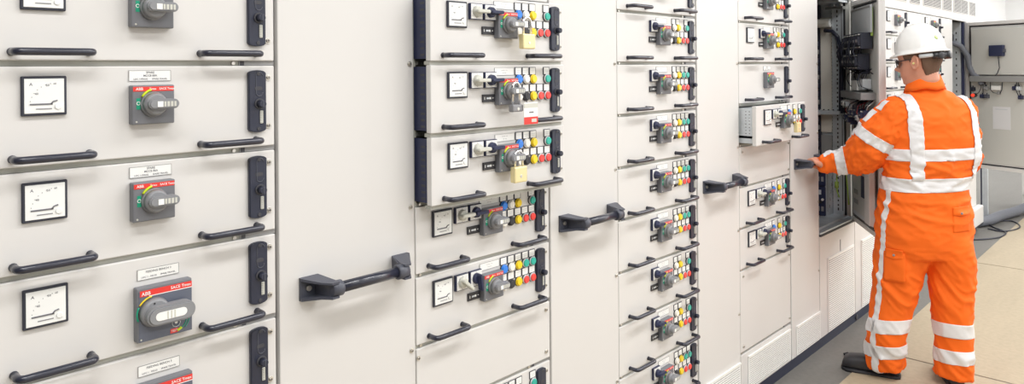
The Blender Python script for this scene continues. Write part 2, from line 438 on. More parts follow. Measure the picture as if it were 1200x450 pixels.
def m_doorhandle():
    """tube handle on two hollow wedge brackets; y from 0 to .33, centre height 0"""
    b = MB(); X = .060
    b.tube([(X, .060, 0), (X, .272, 0)], .0138, 'handle', 22)
    for s, y0 in ((1, 0.), (-1, .332)):
        Y = lambda y: y0 + s * y
        # ring end
        b.cyl((X, Y(.050), 0), (X, Y(.082), 0), .0195, 'bracket', n=24)
        # wedge, side cheeks above and below plus sloping outer wall, hollow on its outer side
        for z0, z1 in ((.021, .028), (-.028, -.021)):
            q = bmesh.new()
            pts = [(0, Y(0)), (0, Y(.052)), (X - .016, Y(.066)), (X + .016, Y(.066)), (X + .017, Y(.046)), (X - .006, Y(.030)), (.012, Y(0))]
            zz = lambda p, z: z * (.72 if p[0] > .03 else 1.)
            A = [q.verts.new((p[0], p[1], zz(p, z0))) for p in pts]; B = [q.verts.new((p[0], p[1], zz(p, z1))) for p in pts]
            n = len(A); q.faces.new(A); q.faces.new(B[::-1])
            for j in range(n): q.faces.new((A[j], A[(j + 1) % n], B[(j + 1) % n], B[j]))
            bmesh.ops.recalc_face_normals(q, faces=list(q.faces)); b.add(q, 'bracket', False)
        b.box(0, .006, Y(0), Y(.052), -.027, .027, 'bracket')
        ring = lambda x, y, hh, t: [(x, y, hh), (x + t, y, hh), (x + t, y, -hh), (x, y, -hh)]
        b.loft([ring(.004, Y(.048), .027, .004), ring(X - .02, Y(.060), .020, .005)], 'bracket', smooth=False)
        b.loft([[(.004, Y(.040), .027), (.004, Y(.052), .027), (.004, Y(.052), -.027), (.004, Y(.040), -.027)],
                [(X, Y(.050), .020), (X, Y(.066), .020), (X, Y(.066), -.020), (X, Y(.050), -.020)]], 'bracket', smooth=False)
        b.cyl((.006, Y(.022), 0), (.012, Y(.022), 0), .007, 'screw', n=12)
    return b.mesh('door_handle')

def door(cab, y0, y1, z0=-1.606, z1=.394, handle=True, screws=True, label=None, vent=None, x=0.):
    b = MB(); b.box(-.020, x, .0022, y1 - y0 - .0022, 0, z1 - z0, 'paint', .002, 2)
    d = obj('door', b, cab, (0, y0 - cab.location.y, H(z0)), label=label)
    if handle: obj('door_handle', cached('dh', m_doorhandle), d, (x, (y1 - y0 - .332) / 2 + .012, -.553 - z0))
    if screws:
        for z in (0, -.4, -.8, -1.2): obj('screw', cached('screw', m_screw), d, (x, y1 - y0 - .016, z - z0 - .002))
    if vent:
        a, c, zb, zt, n = vent
        obj('ventilation_grille', m_vent(c - a, zt - zb, n), d, (x, a - y0, zb - z0), label='ribbed grille')
    return d

def cabinet_body(cab, y0, y1, cols, gaps, top_louver=None, closed=True):
    """shell of one cabinet: sides, back, top, front rails between drawers; cols = (ya, yb) of the drawer column"""
    o = cab.location.y; b = MB(); zb = H(-1.61); zt = H(.62)
    b.box(-.60, -.59, y0 - o, y1 - o, zb, zt, 'paint_inner')
    b.box(-.60, 0, y0 - o, y1 - o, zt - .01, zt, 'paint')
    b.box(-.60, -.012, y0 - o, y1 - o, zb, zb + .01, 'paint_inner')
    b.box(-.59, -.006, y0 - o - .0, y0 - o + .009, zb, zt - .01, 'rail'); b.box(-.59, -.006, y1 - o - .009, y1 - o, zb, zt - .01, 'rail')
    b.box(-.020, 0, y0 - o, y1 - o, H(.4), zt - .01, 'paint', .002)
    if cols:
        a, c = cols
        b.box(-.59, -.026, c - o - .006, c - o + .003, zb + .01, zt - .02, 'rail')
        for g in gaps:
            b.box(-.59, -.0215, a - o + .010, c - o - .007, H(g) - .0125, H(g) + .0125, 'rail')
            b.box(-.0225, -.009, a - o + .010, c - o - .004, H(g) - .0052, H(g) + .0052, 'rail')
            b.box(-.010, -.006, c - o - .09, c - o - .004, H(g) - .0050, H(g) + .0050, 'tray_grey')
            b.box(-.0100, -.0055, c - o - .088, c - o - .078, H(g) - .0050, H(g) + .0050, 'gap')
            b.cyl((-.010, c - o - .104, H(g)), (-.004, c - o - .104, H(g)), .0045, 'steel', n=12)
            b.cyl((-.010, a - o + .020, H(g)), (-.004, a - o + .020, H(g)), .0045, 'steel', n=12)
    obj('body', b, cab)
    p = MB(); p.box(-.58, -.006, y0 - o + .0, y1 - o, 0, H(-1.61), 'plinth')
    obj('plinth', p, cab, label='dark blue plinth')

def grille_strip(cab, y0, y1, z0=.465, z1=.60):
    b = MB(); w = y1 - y0; h = z1 - z0
    b.box(0, .006, 0, w, 0, h, 'paint', .001)
    n = 12; m = 2 if w > .4 else 1
    for k in range(m):
        a = .012 + k * (w - .012) / m; c = (k + 1) * (w - .012) / m
        for i in range(n):
            z = .008 + (h - .012) * i / n; b.box(.004, .0066, a, c, z, z + .0048, 'gap'); b.box(.0064, .010, a, c, z + .0045, z + .0075, 'paint')
    obj('ventilation_grille', b, cab, (0, y0 - cab.location.y, H(z0)), label='slatted vent')

# ------------------------------------------------------------------ the switchgear row
R4 = [.2, 0, -.2, -.4, -.6, -.8, -1., -1.2, -1.4]
A = empty('switchgear_cabinet', (0, -.6, 0), 'leftmost pale grey switchgear cabinet with five deep drawers and three small grey rotary switches', 'cabinet')
cabinet_body(A, -.6, .4155, (-.6, 0), R4)
drawer(A, -.6, .2, 'feeder', lines='spare'); drawer(A, -.6, 0, 'feeder', lines='spare'); drawer(A, -.6, -.2, 'feeder', lines='spare')
drawer(A, -.6, -.4, 'big', label='drawer with a large pistol-grip rotary switch'); drawer(A, -.6, -.6, 'big')
drawer(A, -.6, .4, 'blank'); drawer(A, -.6, -.8, 'blank', h=.4); drawer(A, -.6, -1.2, 'blank', h=.4)
door(A, .001, .4165, label='tall plain door with a tube handle')

B = empty('switchgear_cabinet', (0, .417, 0), 'switchgear cabinet second from the left, its three top drawers slid forward and hung with padlocks', 'cabinet')
cabinet_body(B, .4175, 1.395, (.4175, .996), R4)
W2 = .606; T2 = .394
def dB(zt, **k): return drawer(B, T2, zt, 'motor', w=W2 - .002, **k)
CACHE[('front', .2, .604, 'tray')] = None
def m_front_b(h, deep):
    # the front of this column starts behind the neighbouring door
    b = MB(); b.box(-.020, 0, .0245, .598, -h + .0055, -.0060, 'paint', .0022, 2)
    if deep:
        b.box(-.030, -.006, .0265, .590, -h - .0050, -h + .0050, 'rail')  # added flange, so the gap shows pale grey instead of deep shade
        b.box(-.30, -.019, .030, .585, -h + .020, -.016, 'gap'); b.box(-.30, -.020, .0265, .0302, -h + .012, -.010, 'navy')
        for i in range(9): b.box(-.045, -.028,   .0256, .0268, -.030 - i * .018, -.036 - i * .018, 'gap')
    else: b.box(-.20, -.019, .034, .585, -h + .02, -.018, 'gap')
    return b.mesh('drawer')
CACHE[('front', .2, W2 - .002, 'tray')] = m_front_b(.2, True); CACHE[('front', .2, W2 - .002, None)] = m_front_b(.2, False)
CACHE[('front', .4, W2 - .002, None)] = m_front_b(.4, False)
dB(.2, x=.07, top='bwy-g', bottom='wkyrr', label='drawer pulled slightly forward'); dB(0, x=.07, top='bwy-g', bottom='wkyrr', label='drawer pulled slightly forward')
dB(-.2, x=.07, top='bwy-g', bottom='wkyrr', label='drawer pulled slightly forward')
dB(-.4, top='bwy-g', bottom='wkyrr'); dB(-.6, top='bwygg', bottom='wkyrr', selang=-.7)
drawer(B, T2, -.8, 'blank', w=W2 - .002); dB(-1.0, top='.w.-g', bottom='wkyrr')
drawer(B, T2, .4, 'blank', w=W2 - .002); drawer(B, T2, -1.2, 'blank', h=.4, w=W2 - .002)
door(B, .999, 1.3955)

Cc = empty('switchgear_cabinet', (0, 1.396, 0), 'third switchgear cabinet, a tall stack of closed drawers without meters', 'cabinet')
cabinet_body(Cc, 1.3965, 2.3965, (1.3965, 1.992), R4)
for zt, t in ((.4, 'wy-g'), (.2, 'wy-g'), (0, 'wygg'), (-.2, 'wygg'), (-.4, 'wygg'), (-.6, 'wygg'), (-.8, 'wy-g'), (-1., 'wy-g'), (-1.2, 'wygg')):
    drawer(Cc, 1.395, zt, 'motor', top='-' + t, bottom='wkyrr', meter=False, sel=(0, 1), w=.598)
door(Cc, 1.997, 2.3965, vent=(2.06, 2.383, -1.598, -1.432, 14))

D = empty('switchgear_cabinet', (0, 2.397, 0), 'fourth switchgear cabinet, one drawer pulled far out, beside the open compartment', 'cabinet')
cabinet_body(D, 2.398, 3.399, (2.398, 2.993), R4)
TD = 2.397
drawer(D, TD, .4, 'motor', top='-wy-g', bottom='w-yrr', meter=False, sel=(0, 1), w=.596)
drawer(D, TD, .2, 'motor', top='-wy-g', bottom='w-yrr', sel=(0, 1), w=.596)
drawer(D, TD, 0, 'feeder', lines='spare', meter=False, w=.596)
CACHE[('front', .2, .598, 'perf')] = None; CACHE.pop(('front', .2, .598, 'perf'))
drawer(D, TD, -.2, 'motor', top='b-y-g', bottom='--yrr', x=.085, w=.596, label='drawer pulled far out, showing its perforated steel side')
drawer(D, TD, -.4, 'blank', w=.596)
drawer(D, TD, -.6, 'motor', top='b-y-g', bottom='w-yrr', w=.596); drawer(D, TD, -.8, 'motor', top='b-y-g', bottom='w-yrr', w=.596)
drawer(D, TD, -1., 'blank', h=.4, w=.596)
b = MB(); b.box(-.020, 0, .004, .592, 0, .196, 'paint', .002, 2); pp = obj('vent_panel', b, D, (0, TD - 2.397, H(-1.605)))
obj('ventilation_grille', m_vent(.50, .165, 15), pp, (0, .072, .012), label='ribbed grille')
door(D, 2.997, 3.399, vent=(3.055, 3.395, -1.598, -1.438, 14))

# open cabinet with the swung-out door
E_ = empty('open_switchgear_cabinet', (0, 3.40, 0), 'open switchgear cabinet full of wiring with its door swung out, behind the worker', 'cabinet')
oy = 3.40
b = MB()
b.box(-.60, -.59, 0, 1.20, H(-1.61), H(.62), 'paint_inner'); b.box(-.60, 0, 0, 1.20, H(.61), H(.62), 'paint')
b.box(-.59, -.006, 0, .009, H(-1.61), H(.61), 'rail'); b.box(-.59, -.006, 1.191, 1.20, H(-1.61), H(.61), 'rail')
b.box(-.59, -.004, .60, .612, H(-1.0), H(.40), 'galv'); b.box(-.020, 0, 0, 1.20, H(.402), H(.61), 'paint', .002)
b.box(-.59, -.02, .009, 1.19, H(-1.02), H(-1.005), 'galv')
obj('body', b, E_)
p = MB(); p.box(-.58, -.006, 0, 1.20, 0, H(-1.61), 'plinth'); p.cyl((-.004, .63, H(-1.64)), (.002, .63, H(-1.64)), .018, 'gap', n=14); obj('plinth', p, E_, label='dark blue plinth')
for y0, w, gv in ((.006, .590, (.115, .445)), (.604, .590, (.110, .445))):
    b = MB(); b.box(-.020, 0, 0, w, 0, .590, 'paint', .002, 2)
    if y0 < .1: b.box(0, .0015, .33, .336, .43, .52, 'gap')
    pn = obj('lower_panel', b, E_, (0, y0, H(-1.605)))
    obj('ventilation_grille', m_vent(gv[1], .440, 34), pn, (0, gv[0], .008), label='ribbed grille')
b = MB(); b.box(-.020, 0, 0, .590, 0, 1.40, 'paint', .002); obj('blank_panel', b, E_, (0, .606, H(-1.0)))
b = MB()   # sill frame
b.box(-.16, .004, .006, .605, H(-1.005), H(-.990), 'galv', .001); b.box(-.004, .008, .006, .605, H(-1.012), H(-1.0), 'gap')
b.box(-.15, -.03, .02, .60, H(-.990), H(-.975), 'galv', .001); obj('sill', b, E_)
b = MB()   # punched galvanised post at the hinge side
b.box(-.120, -.045, .560, .598, H(-.98), H(.40), 'galv', .002)
for i in range(46):
    z = H(-.95) + i * .029
    b.box(-.090, -.082, .5585, .5605, z, z + (.012 if i % 4 else .018), 'gap')
b.box(-.060, -.056, .558, .5602, H(-.95), H(.38), 'gap')
for i in range(60): b.box(-.1215, -.119, .562, .572, H(-.9) + i * .021, H(-.9) + i * .021 + .009, 'gap')
b.box(-.045, -.012, .566, .598, H(-.98), H(.40), 'paint_inner', .001); b.box(-.047, -.036, .560, .567, H(-.98), H(.40), 'rubber')
obj('punched_post', b, E_)
b = MB()   # beige inner partition
b.box(-.200, -.120, .585, .598, H(-.45), H(.30), 'beige_metal'); b.box(-.30, -.200, .575, .598, H(-.98), H(.40), 'dark')
for i in range(14): b.box(-.235, -.205, .540, .575, H(-.60) + i * .055, H(-.60) + i * .055 + .030, 'navy' if i % 3 else 'tray_grey', .002)
b.box(-.205, -.120, .585, .598, H(-.98), H(-.47), 'tray_grey')
obj('partition', b, E_)
b = MB(); b.box(-.22, -.055, .500, .590, H(-.33), H(-.305), 'galv', .002); b.box(-.22, -.20, .30, .59, H(-.34), H(-.30), 'galv', .002)
for i in range(5): b.cyl((-.20 + i * .03, .55, H(-.305)), (-.20 + i * .03, .55, H(-.298)), .005, 'gap', n=10)
obj('shelf_bracket', b, E_)
b = MB(); b.box(-.30, -.02, .40, .596, H(.385), H(.402), 'galv', .001); b.box(-.14, -.03, .50, .596, H(.345), H(.365), 'chrome', .002)
b.cyl((-.1, .55, H(.35)), (-.1, .55, H(.39)), .008, 'chrome', n=12); b.cyl((-.05, .53, H(.35)), (-.05, .53, H(.385)), .010, 'steel', n=12); obj('top_rail', b, E_)
b = MB(); b.tube([(-.40, .55, H(.262)), (-.130, .555, H(.262))], .028, 'tube', 20); b.cyl((-.130, .555, H(.262)), (-.124, .555, H(.262)), .0285, 'white', n=20); obj('cable_conduit', b, E_, label='pale tube')
b = MB()
P = [(-.16, .545, H(.215)), (-.11, .540, H(.208)), (-.075, .535, H(.170)), (-.055, .530, H(.09)), (-.048, .530, H(-.02)), (-.052, .530, H(-.20)), (-.055, .535, H(-.32))]
b.tube(P, .0125, 'cable', 12)
for k in range(4): b.tube([(x + .006 * math.cos(k * 1.7), y - .012 + .006 * math.sin(k * 2.1), z) for x, y, z in P[2:]], .0045, 'cable', 8)
obj('cable_bundle', b, E_)
# control boxes at the bottom of the compartment
for k, (z0, z1) in enumerate(((-.975, -.79), (-.785, -.655))):
    b = MB(); b.box(-.195, -.125, .44, .585, H(z0), H(z1), 'navy', .004)
    b.box(-.180, -.160, .4380, .4402, H(z0) + .03, H(z0) + .06, 'tray_grey'); b.box(-.150, -.135, .4380, .4402, H(z0) + .03, H(z0) + .06, 'tray_grey')
    b.box(-.178, -.150, .4375, .4402, H(z1) - .05, H(z1) - .02, 'strap'); b.box(-.165, -.145, .430, .4402, H(z0) + .08, H(z0) + .10, 'black', .002)
    b.cyl((-.14, .438, H(z0) + .105), (-.14, .430, H(z0) + .105), .008, 'white', n=12)
    obj('relay_box', b, E_)
b = MB(); b.box(-.13, -.122, .45, .58, H(-.98), H(-.68), 'galv'); b.box(-.1225, -.1215, .47, .475, H(-.95), H(-.70), 'gap')
for k in range(5): b.box(-.123, -.119, .50 + .012 * k, .505 + .012 * k, H(-.93) + k * .045, H(-.91) + k * .045, 'lever_grey')
obj('mounting_plate', b, E_)
b = MB(); b.tube([(-.085, .53, H(-.74)), (-.075, .51, H(-.70)), (-.05, .50, H(-.685)), (-.02, .51, H(-.70)), (-.015, .52, H(-.80)), (-.012, .53, H(-.90))], .0045, 'cable_yg', 8)
b.tube([(-.085, .53, H(-.74)), (-.08, .52, H(-.82)), (-.07, .53, H(-.86))], .0045, 'cable_yg', 8); b.cyl((-.083, .522, H(-.80)), (-.083, .522, H(-.76)), .012, 'cable_yg', n=10)
obj('earth_cable', b, E_, label='green and yellow earth wire')

def wires(b, x0, x1, z0, z1, n, r=.0022, depth=.03, mats=('cable',), seed=1):
    rn = random.Random(seed)
    for i in range(n):
        xa = rn.uniform(x0, x1); xb = min(max(xa + rn.uniform(-.06, .06), x0), x1); d = rn.uniform(.3, 1.) * depth
        b.tube([(xa, -.005, z1), (xa, -d, z1 - (z1 - z0) * .25), ((xa + xb) / 2, -d * 1.2, (z0 + z1) / 2), (xb, -d, z0 + (z1 - z0) * .2), (xb, -.005, z0)], r, rn.choice(mats), 6)

def swing_door(parent, hinge, d, w, z0, z1, label):
    b = MB(); h = z1 - z0
    b.box(0, w, .0, .022, 0, h, 'paint', .002)
    ang = math.atan2(d[1], d[0])
    # inner flange all round, gasket and recessed inner skin
    for x0, x1, a, c in ((0, .030, 0, h), (w - .030, w, 0, h), (.030, w - .030, 0, .030), (.030, w - .030, h - .030, h)): b.box(x0, x1, -.016, .001, a, c, 'paint', .0015)
    for x0, x1, a, c in ((.034, .044, .034, h - .034), (w - .044, w - .034, .034, h - .034), (.044, w - .044, .034, .044), (.044, w - .044, h - .044, h - .034)): b.box(x0, x1, -.0045, .001, a, c, 'rubber')
    b.box(.055, w - .055, -.004, .001, .055, h - .055, 'paint_inner')
    return obj('door', b, parent, (hinge[0], hinge[1] - parent.location.y, H(z0)), ang, label=label), ang

dE, _ = swing_door(E_, (.004, 3.985), (.53, -.848), .60, -1.0, .39, 'open door, its inner side crowded with contactors and wires')
zz = lambda z: z - H(-1.0)        # door-local heights from world ones
def part(parent, name, fn, label=None):
    b = MB(); fn(b); return obj(name, b, parent, label=label)
part(dE, 'mounting_frame', lambda b: [b.box(.075, .50, -.030, -.020, zz(1.84), zz(2.00), 'strap', .001), b.box(.075, .095, -.032, -.018, zz(1.30), zz(2.00), 'white'), b.box(.095, .49, -.034, -.029, zz(1.985), zz(1.995), 'tray_grey'),
     b.box(.095, .102, -.034, -.029, zz(1.84), zz(1.99), 'tray_grey'), b.box(.485, .490, -.026, -.014, zz(1.82), zz(1.985), 'cable_yg')])
def contactor(b, x, z, w=.055, h=.085, m='dark'):
    b.box(x, x + w, -.075, -.010, z, z + h, m, .003); b.box(x + .006, x + w - .006, -.090, -.074, z + h * .22, z + h * .78, m, .003)
    for k in range(3):
        b.cyl((x + w * (.22 + .28 * k), -.075, z + h * .88), (x + w * (.22 + .28 * k), -.079, z + h * .88), .0045, 'steel', n=10)
        b.cyl((x + w * (.22 + .28 * k), -.075, z + h * .12), (x + w * (.22 + .28 * k), -.079, z + h * .12), .0045, 'steel', n=10)
    b.box(x + .014, x + w - .014, -.0925, -.089, z + h * .42, z + h * .58, 'lever_grey')
for x, z in ((.08, 1.745), (.145, 1.745), (.21, 1.745), (.275, 1.745), (.34, 1.745), (.405, 1.745), (.08, 1.625), (.145, 1.625), (.21, 1.625), (.275, 1.625), (.34, 1.625)):
    part(dE, 'contactor', lambda b: contactor(b, x, zz(z), .060, .095))
part(dE, 'wiring', lambda b: [wires(b, .09, .45, zz(1.60), zz(1.86), 16, .003, .115, seed=3), wires(b, .08, .45, zz(1.50), zz(1.63), 10, .0028, .07, seed=9), wires(b, .08, .52, zz(1.30), zz(1.45), 24, .0028, .08, ('cable', 'cable', 'cable_red', 'steel'), seed=5)])
part(dE, 'terminal_block', lambda b: [b.box(.22, .34, -.065, -.005, zz(1.50), zz(1.56), 'white', .003), b.box(.35, .42, -.055, -.005, zz(1.51), zz(1.57), 'strap', .003)])
part(dE, 'cable_trunking', lambda b: b.box(.010, .500, -.085, -.004, zz(1.450), zz(1.492), 'tray_grey', .002), 'grey trunking box')
for x, z, m in ((.05, 1.385, 'white'), (.13, 1.385, 'strap'), (.22, 1.335, 'navy'), (.30, 1.335, 'navy'), (.38, 1.315, 'white'), (.45, 1.335, 'navy'), (.10, 1.30, 'navy'), (.17, 1.29, 'navy')):
    part(dE, 'relay', lambda b: contactor(b, x, zz(z), .065, .055, m), 'pale relay' if m != 'navy' else None)
def lowp(b):
    b.box(.085, .50, -.030, -.003, zz(.72), zz(1.25), 'strap', .004); b.box(.11, .47, -.034, -.029, zz(.75), zz(1.22), 'paint_inner', .002)
    for z in (1.15, 1.02, .86, .80): b.box(.14, .22, -.037, -.033, zz(z), zz(z) + .028, 'tray_grey')
    b.box(.30, .36, -.038, -.033, zz(.86), zz(.99), 'navy', .002)
    b.box(.46, .56, -.060, -.028, zz(.74), zz(1.18), 'paint', .003)
part(dE, 'instrument_backing', lowp)

# sixth, seventh
F_ = empty('switchgear_cabinet', (0, 4.60, 0), 'switchgear cabinet seen left of the white helmet, top drawer with a long rotary lever', 'cabinet')
cabinet_body(F_, 4.601, 5.60, (4.601, 5.20), R4)
TF = 4.602
for zt in (.4, .2, 0, -.2, -.4, -.6):
    if zt == .4: drawer(F_, TF, .4, 'feeder', lines='spare', w=.598); continue
    drawer(F_, TF, zt, 'feeder', lines='spare', w=.598)
drawer(F_, TF, -.8, 'blank', h=.4, w=.598); drawer(F_, TF, -1.2, 'blank', h=.4, w=.598)
door(F_, 5.202, 5.599, screws=False)
G_ = empty('switchgear_cabinet', (0, 5.60, 0), 'switchgear cabinet whose drawers show just right of the white helmet', 'cabinet')
cabinet_body(G_, 5.601, 6.60, (5.601, 6.20), R4)
TG = 5.602
for zt, k in ((.4, 0), (.2, 0), (0, 1), (-.2, 1), (-.4, 1)):
    if k: drawer(G_, TG, zt, 'motor', top='-wy-g', bottom='wky-r', w=.598)
    else: drawer(G_, TG, zt, 'feeder', lines='spare', w=.598)
drawer(G_, TG, -.6, 'blank', h=.4, w=.598); drawer(G_, TG, -1.0, 'blank', h=.6, w=.598)
door(G_, 6.202, 6.599, screws=False, handle=False)
for cb, y0, y1 in ((F_, 4.64, 4.80), (F_, 4.88, 5.17), (F_, 5.27, 5.54), (G_, 5.64, 6.19), (G_, 6.26, 6.57)): grille_strip(cb, y0, y1)
for cb, y0, y1 in ((E_, 3.45, 3.97), (E_, 4.05, 4.55)): grille_strip(cb, y0, y1)

Hc = empty('open_switchgear_cabinet', (0, 6.60, 0), 'far open switchgear cabinet at the row end, grey hose inside, door standing out', 'cabinet')
b = MB(); w = .94
b.box(-.60, -.59, 0, w, H(-1.61), H(.62), 'paint_inner'); b.box(-.60, 0, 0, w, H(.61), H(.62), 'paint'); b.box(-.59, -.006, 0, .009, H(-1.61), H(.61), 'rail')
b.box(-.59, 0, w - .012, w, H(-1.61), H(.61), 'paint'); b.box(-.020, 0, 0, w, H(.395), H(.61), 'paint', .002); b.box(-.59, -.02, .52, .535, H(-1.0), H(.39), 'galv')
b.box(-.020, 0, .54, w, H(-1.0), H(.394), 'paint', .002)
obj('body', b, Hc)
grille_strip(Hc, 6.65, 7.20); grille_strip(Hc, 7.27, 7.53)
p = MB(); p.box(-.58, -.006, 0, w, 0, H(-1.61), 'plinth'); obj('plinth', p, Hc, label='dark blue plinth')
b = MB(); b.box(-.020, 0, 0, w, 0, .590, 'paint', .002); pn = obj('lower_panel', b, Hc, (0, 0, H(-1.605)))
b = MB(); b.box(0, .055, 0, .40, 0, .175, 'paint', .012, 3); obj('floor_box', b, pn, (0, .56, .02), label='white rounded cover')
b = MB(); b.box(-.100, -.030, .455, .515, H(-.98), H(.39), 'galv', .002)
for i in range(20): b.box(-.070, -.060, .4535, .456, H(-.9) + i * .062, H(-.9) + i * .062 + .02, 'gap')
b.box(-.028, -.006, .480, .515, H(-.98), H(.39), 'navy', .001); obj('punched_post', b, Hc)
b = MB(); b.tube([(-.40, .44, H(.235)), (-.10, .42, H(.235))], .050, 'tube', 22); b.cyl((-.10, .42, H(.235)), (-.085, .42, H(.235)), .052, 'rubber', n=22); obj('cable_conduit', b, Hc, label='pale tube')
b = MB(); P = [(-.16, .40, H(.185)), (-.07, .40, H(.188)), (-.02, .42, H(.16)), (.03, .44, H(.07)), (.04, .46, H(-.03)), (.07, .45, H(-.10)), (.13, .44, H(-.15)), (.15, .43, H(-.22))]
Q = []
for i in range(len(P) - 1):
    for k in range(4): Q.append(V(P[i]).lerp(V(P[i + 1]), k / 4))
b.tube(Q, [.024 + .002 * (i % 2) for i in range(len(Q))], 'hose', 14); obj('hose', b, Hc, label='grey corrugated hose')
dH, _ = swing_door(Hc, (.004, 7.125), (.923, -.385), .64, -.985, .385, 'open door with a black box, wires and a paper sheet inside')
zh = lambda z: z - H(-.985)
part(dH, 'inner_cover', lambda b: [b.box(.075, .600, -.045, -.003, zh(1.555), zh(1.985), 'paint_inner', .004), b.cyl((.066, -.003, zh(1.97)), (.066, -.012, zh(1.97)), .008, 'tray_grey', n=10)])
def blk(b):
    b.box(.262, .388, -.085, -.044, zh(1.725), zh(1.826), 'navy', .006, 2); b.box(.386, .398, -.078, -.050, zh(1.76), zh(1.79), 'bracket', .002)
    b.tube([(.335, -.060, zh(1.726)), (.340, -.062, zh(1.68)), (.345, -.060, zh(1.62)), (.325, -.058, zh(1.57)), (.305, -.055, zh(1.55))], .0035, 'cable', 8)
part(dH, 'control_box', blk, 'black box with a thin cable')
part(dH, 'cable_trunking', lambda b: b.box(.070, .600, -.065, -.003, zh(1.490), zh(1.545), 'tray_grey', .003), 'grey trunking box')
for x, z, m in ((.075, 1.42, 'cable'), (.165, 1.355, 'navy'), (.205, 1.355, 'bracket'), (.200, 1.43, 'tray_grey'), (.455, 1.435, 'navy'), (.490, 1.435, 'strap'), (.505, 1.355, 'navy')):
    part(dH, 'lamp_socket', lambda b: [b.box(x - .016, x + .016, -.040, -.003, zh(z) - .018, zh(z) + .018, m, .003), b.cyl((x, -.040, zh(z)), (x, -.052, zh(z)), .010, m, n=12), b.cyl((x, -.020, zh(z) + .018), (x, -.020, zh(z) + .032), .004, 'cable', n=8)])
part(dH, 'indicator_lamp', lambda b: [b.cyl((.088, -.003, zh(1.362)), (.088, -.040, zh(1.362)), .018, 'black', n=18), b.cyl((.088, -.040, zh(1.362)), (.088, -.055, zh(1.362)), .015, 'led', .012, 18)], 'glowing red lamp')
part(dH, 'terminal_block', lambda b: [b.box(.255, .335, -.040, -.003, zh(1.415), zh(1.455), 'white', .003), b.box(.30, .325, -.035, -.003, zh(1.375), zh(1.40), 'tray_grey', .002)])
for fn_ in (lambda b: b.tube([(.155, -.02, zh(1.49)), (.157, -.030, zh(1.43)), (.135, -.032, zh(1.385)), (.105, -.03, zh(1.37))], .0032, 'cable', 8), lambda b: b.tube([(.170, -.02, zh(1.49)), (.172, -.025, zh(1.38))], .0028, 'cable', 8), lambda b: b.tube([(.185, -.02, zh(1.49)), (.200, -.025, zh(1.44))], .0028, 'cable', 8), lambda b: b.tube([(.238, -.02, zh(1.49)), (.240, -.025, zh(1.42)), (.27, -.03, zh(1.39)), (.31, -.03, zh(1.385))], .0030, 'cable', 8), lambda b: b.tube([(.345, -.02, zh(1.49)), (.345, -.028, zh(1.42)), (.33, -.03, zh(1.385))], .0040, 'cable', 8), lambda b: b.tube([(.47, -.02, zh(1.49)), (.462, -.025, zh(1.43)), (.49, -.03, zh(1.37))], .0032, 'cable', 8), lambda b: b.tube([(.485, -.02, zh(1.49)), (.50, -.025, zh(1.37))], .0028, 'cable', 8)):
    part(dH, 'wire', fn_)
part(dH, 'paper_sheet', lambda b: [b.box(.248, .405, -.0055, -.0035, zh(1.055), zh(1.262), 'paper'), b.box(.27, .38, -.0058, -.0054, zh(1.235), zh(1.242), 'strap')])

# back cabinet that stands across the end of the hall
K = empty('back_cabinet', (.17, 8.95, 0), 'low grey cabinet on legs standing beyond the far open door', 'cabinet')
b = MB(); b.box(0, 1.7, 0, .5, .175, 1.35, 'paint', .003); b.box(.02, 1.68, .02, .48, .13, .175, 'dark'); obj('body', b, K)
b = MB(); b.box(0, 1.7, 0, .06, .03, .085, 'paint_inner', .002); obj('base_rail', b, K)
for x in (.0, .82, 1.64):
    b = MB(); b.box(x, x + .05, .0, .05, 0, .19, 'paint_inner', .002); b.box(x, x + .05, .44, .49, 0, .19, 'paint_inner', .002); obj('leg', b, K)
b = MB(); b.box(0, .05, 0, .05, 0, 1.25, 'galv', .002); b.box(-.02, .07, -.02, .07, 0, .012, 'galv'); b.box(-.012, -.002, .0, .05, .1, 1.2, 'navy')
tag(obj('steel_post', b, None, (-.03, 7.95, 0)), 'dark steel post between the row end and the back cabinet', 'post')

# ------------------------------------------------------------------ cables on the floor
def smooth_path(P, n=6):
    out = []
    for i in range(len(P) - 1):
        p0 = V(P[max(i - 1, 0)]); p1 = V(P[i]); p2 = V(P[i + 1]); p3 = V(P[min(i + 2, len(P) - 1)])
        for k in range(n):
            t = k / n
            out.append(.5 * ((2 * p1) + (p2 - p0) * t + (2 * p0 - 5 * p1 + 4 * p2 - p3) * t * t + (3 * p1 - p0 - 3 * p2 + p3) * t ** 3))
    out.append(V(P[-1])); return out
b = MB(); b.tube(smooth_path([(.03, 7.3, .008), (.05, 7.0, .008), (.22, 7.25, .008), (.24, 7.55, .008), (.10, 7.75, .008), (.02, 7.9, .02), (.06, 8.1, .008), (.20, 8.2, .008), (.30, 7.9, .008), (.22, 7.6, .008), (.08, 7.62, .01)]), .007, 'cable', 8)
tag(obj('cable', b), 'thin black cable looped on the grey floor by the row end', 'cable')
b = MB(); P = smooth_path([(-.02, 7.66, .055), (.05, 7.9, .052), (.09, 8.2, .052), (.18, 8.6, .056), (.25, 8.85, .085)])
b.tube(P, [.050 + .003 * (i % 2) for i in range(len(P))], 'hose', 14)
tag(obj('floor_hose', b), 'thick grey hose lying between the row end and the back cabinet', 'hose')
b = MB(); b.tube([(-.02, 0, .008), (.0, .01, .012), (.025, .004, .008)], [.006, .012, .005], 'black', 8); b.tube([(.01, .005, .006), (.035, -.015, .005)], .005, 'black', 6)
tag(obj('plug', b, None, (.150, 3.40, 0)), 'small black plug lying on the grey floor near the left boot', 'plug')

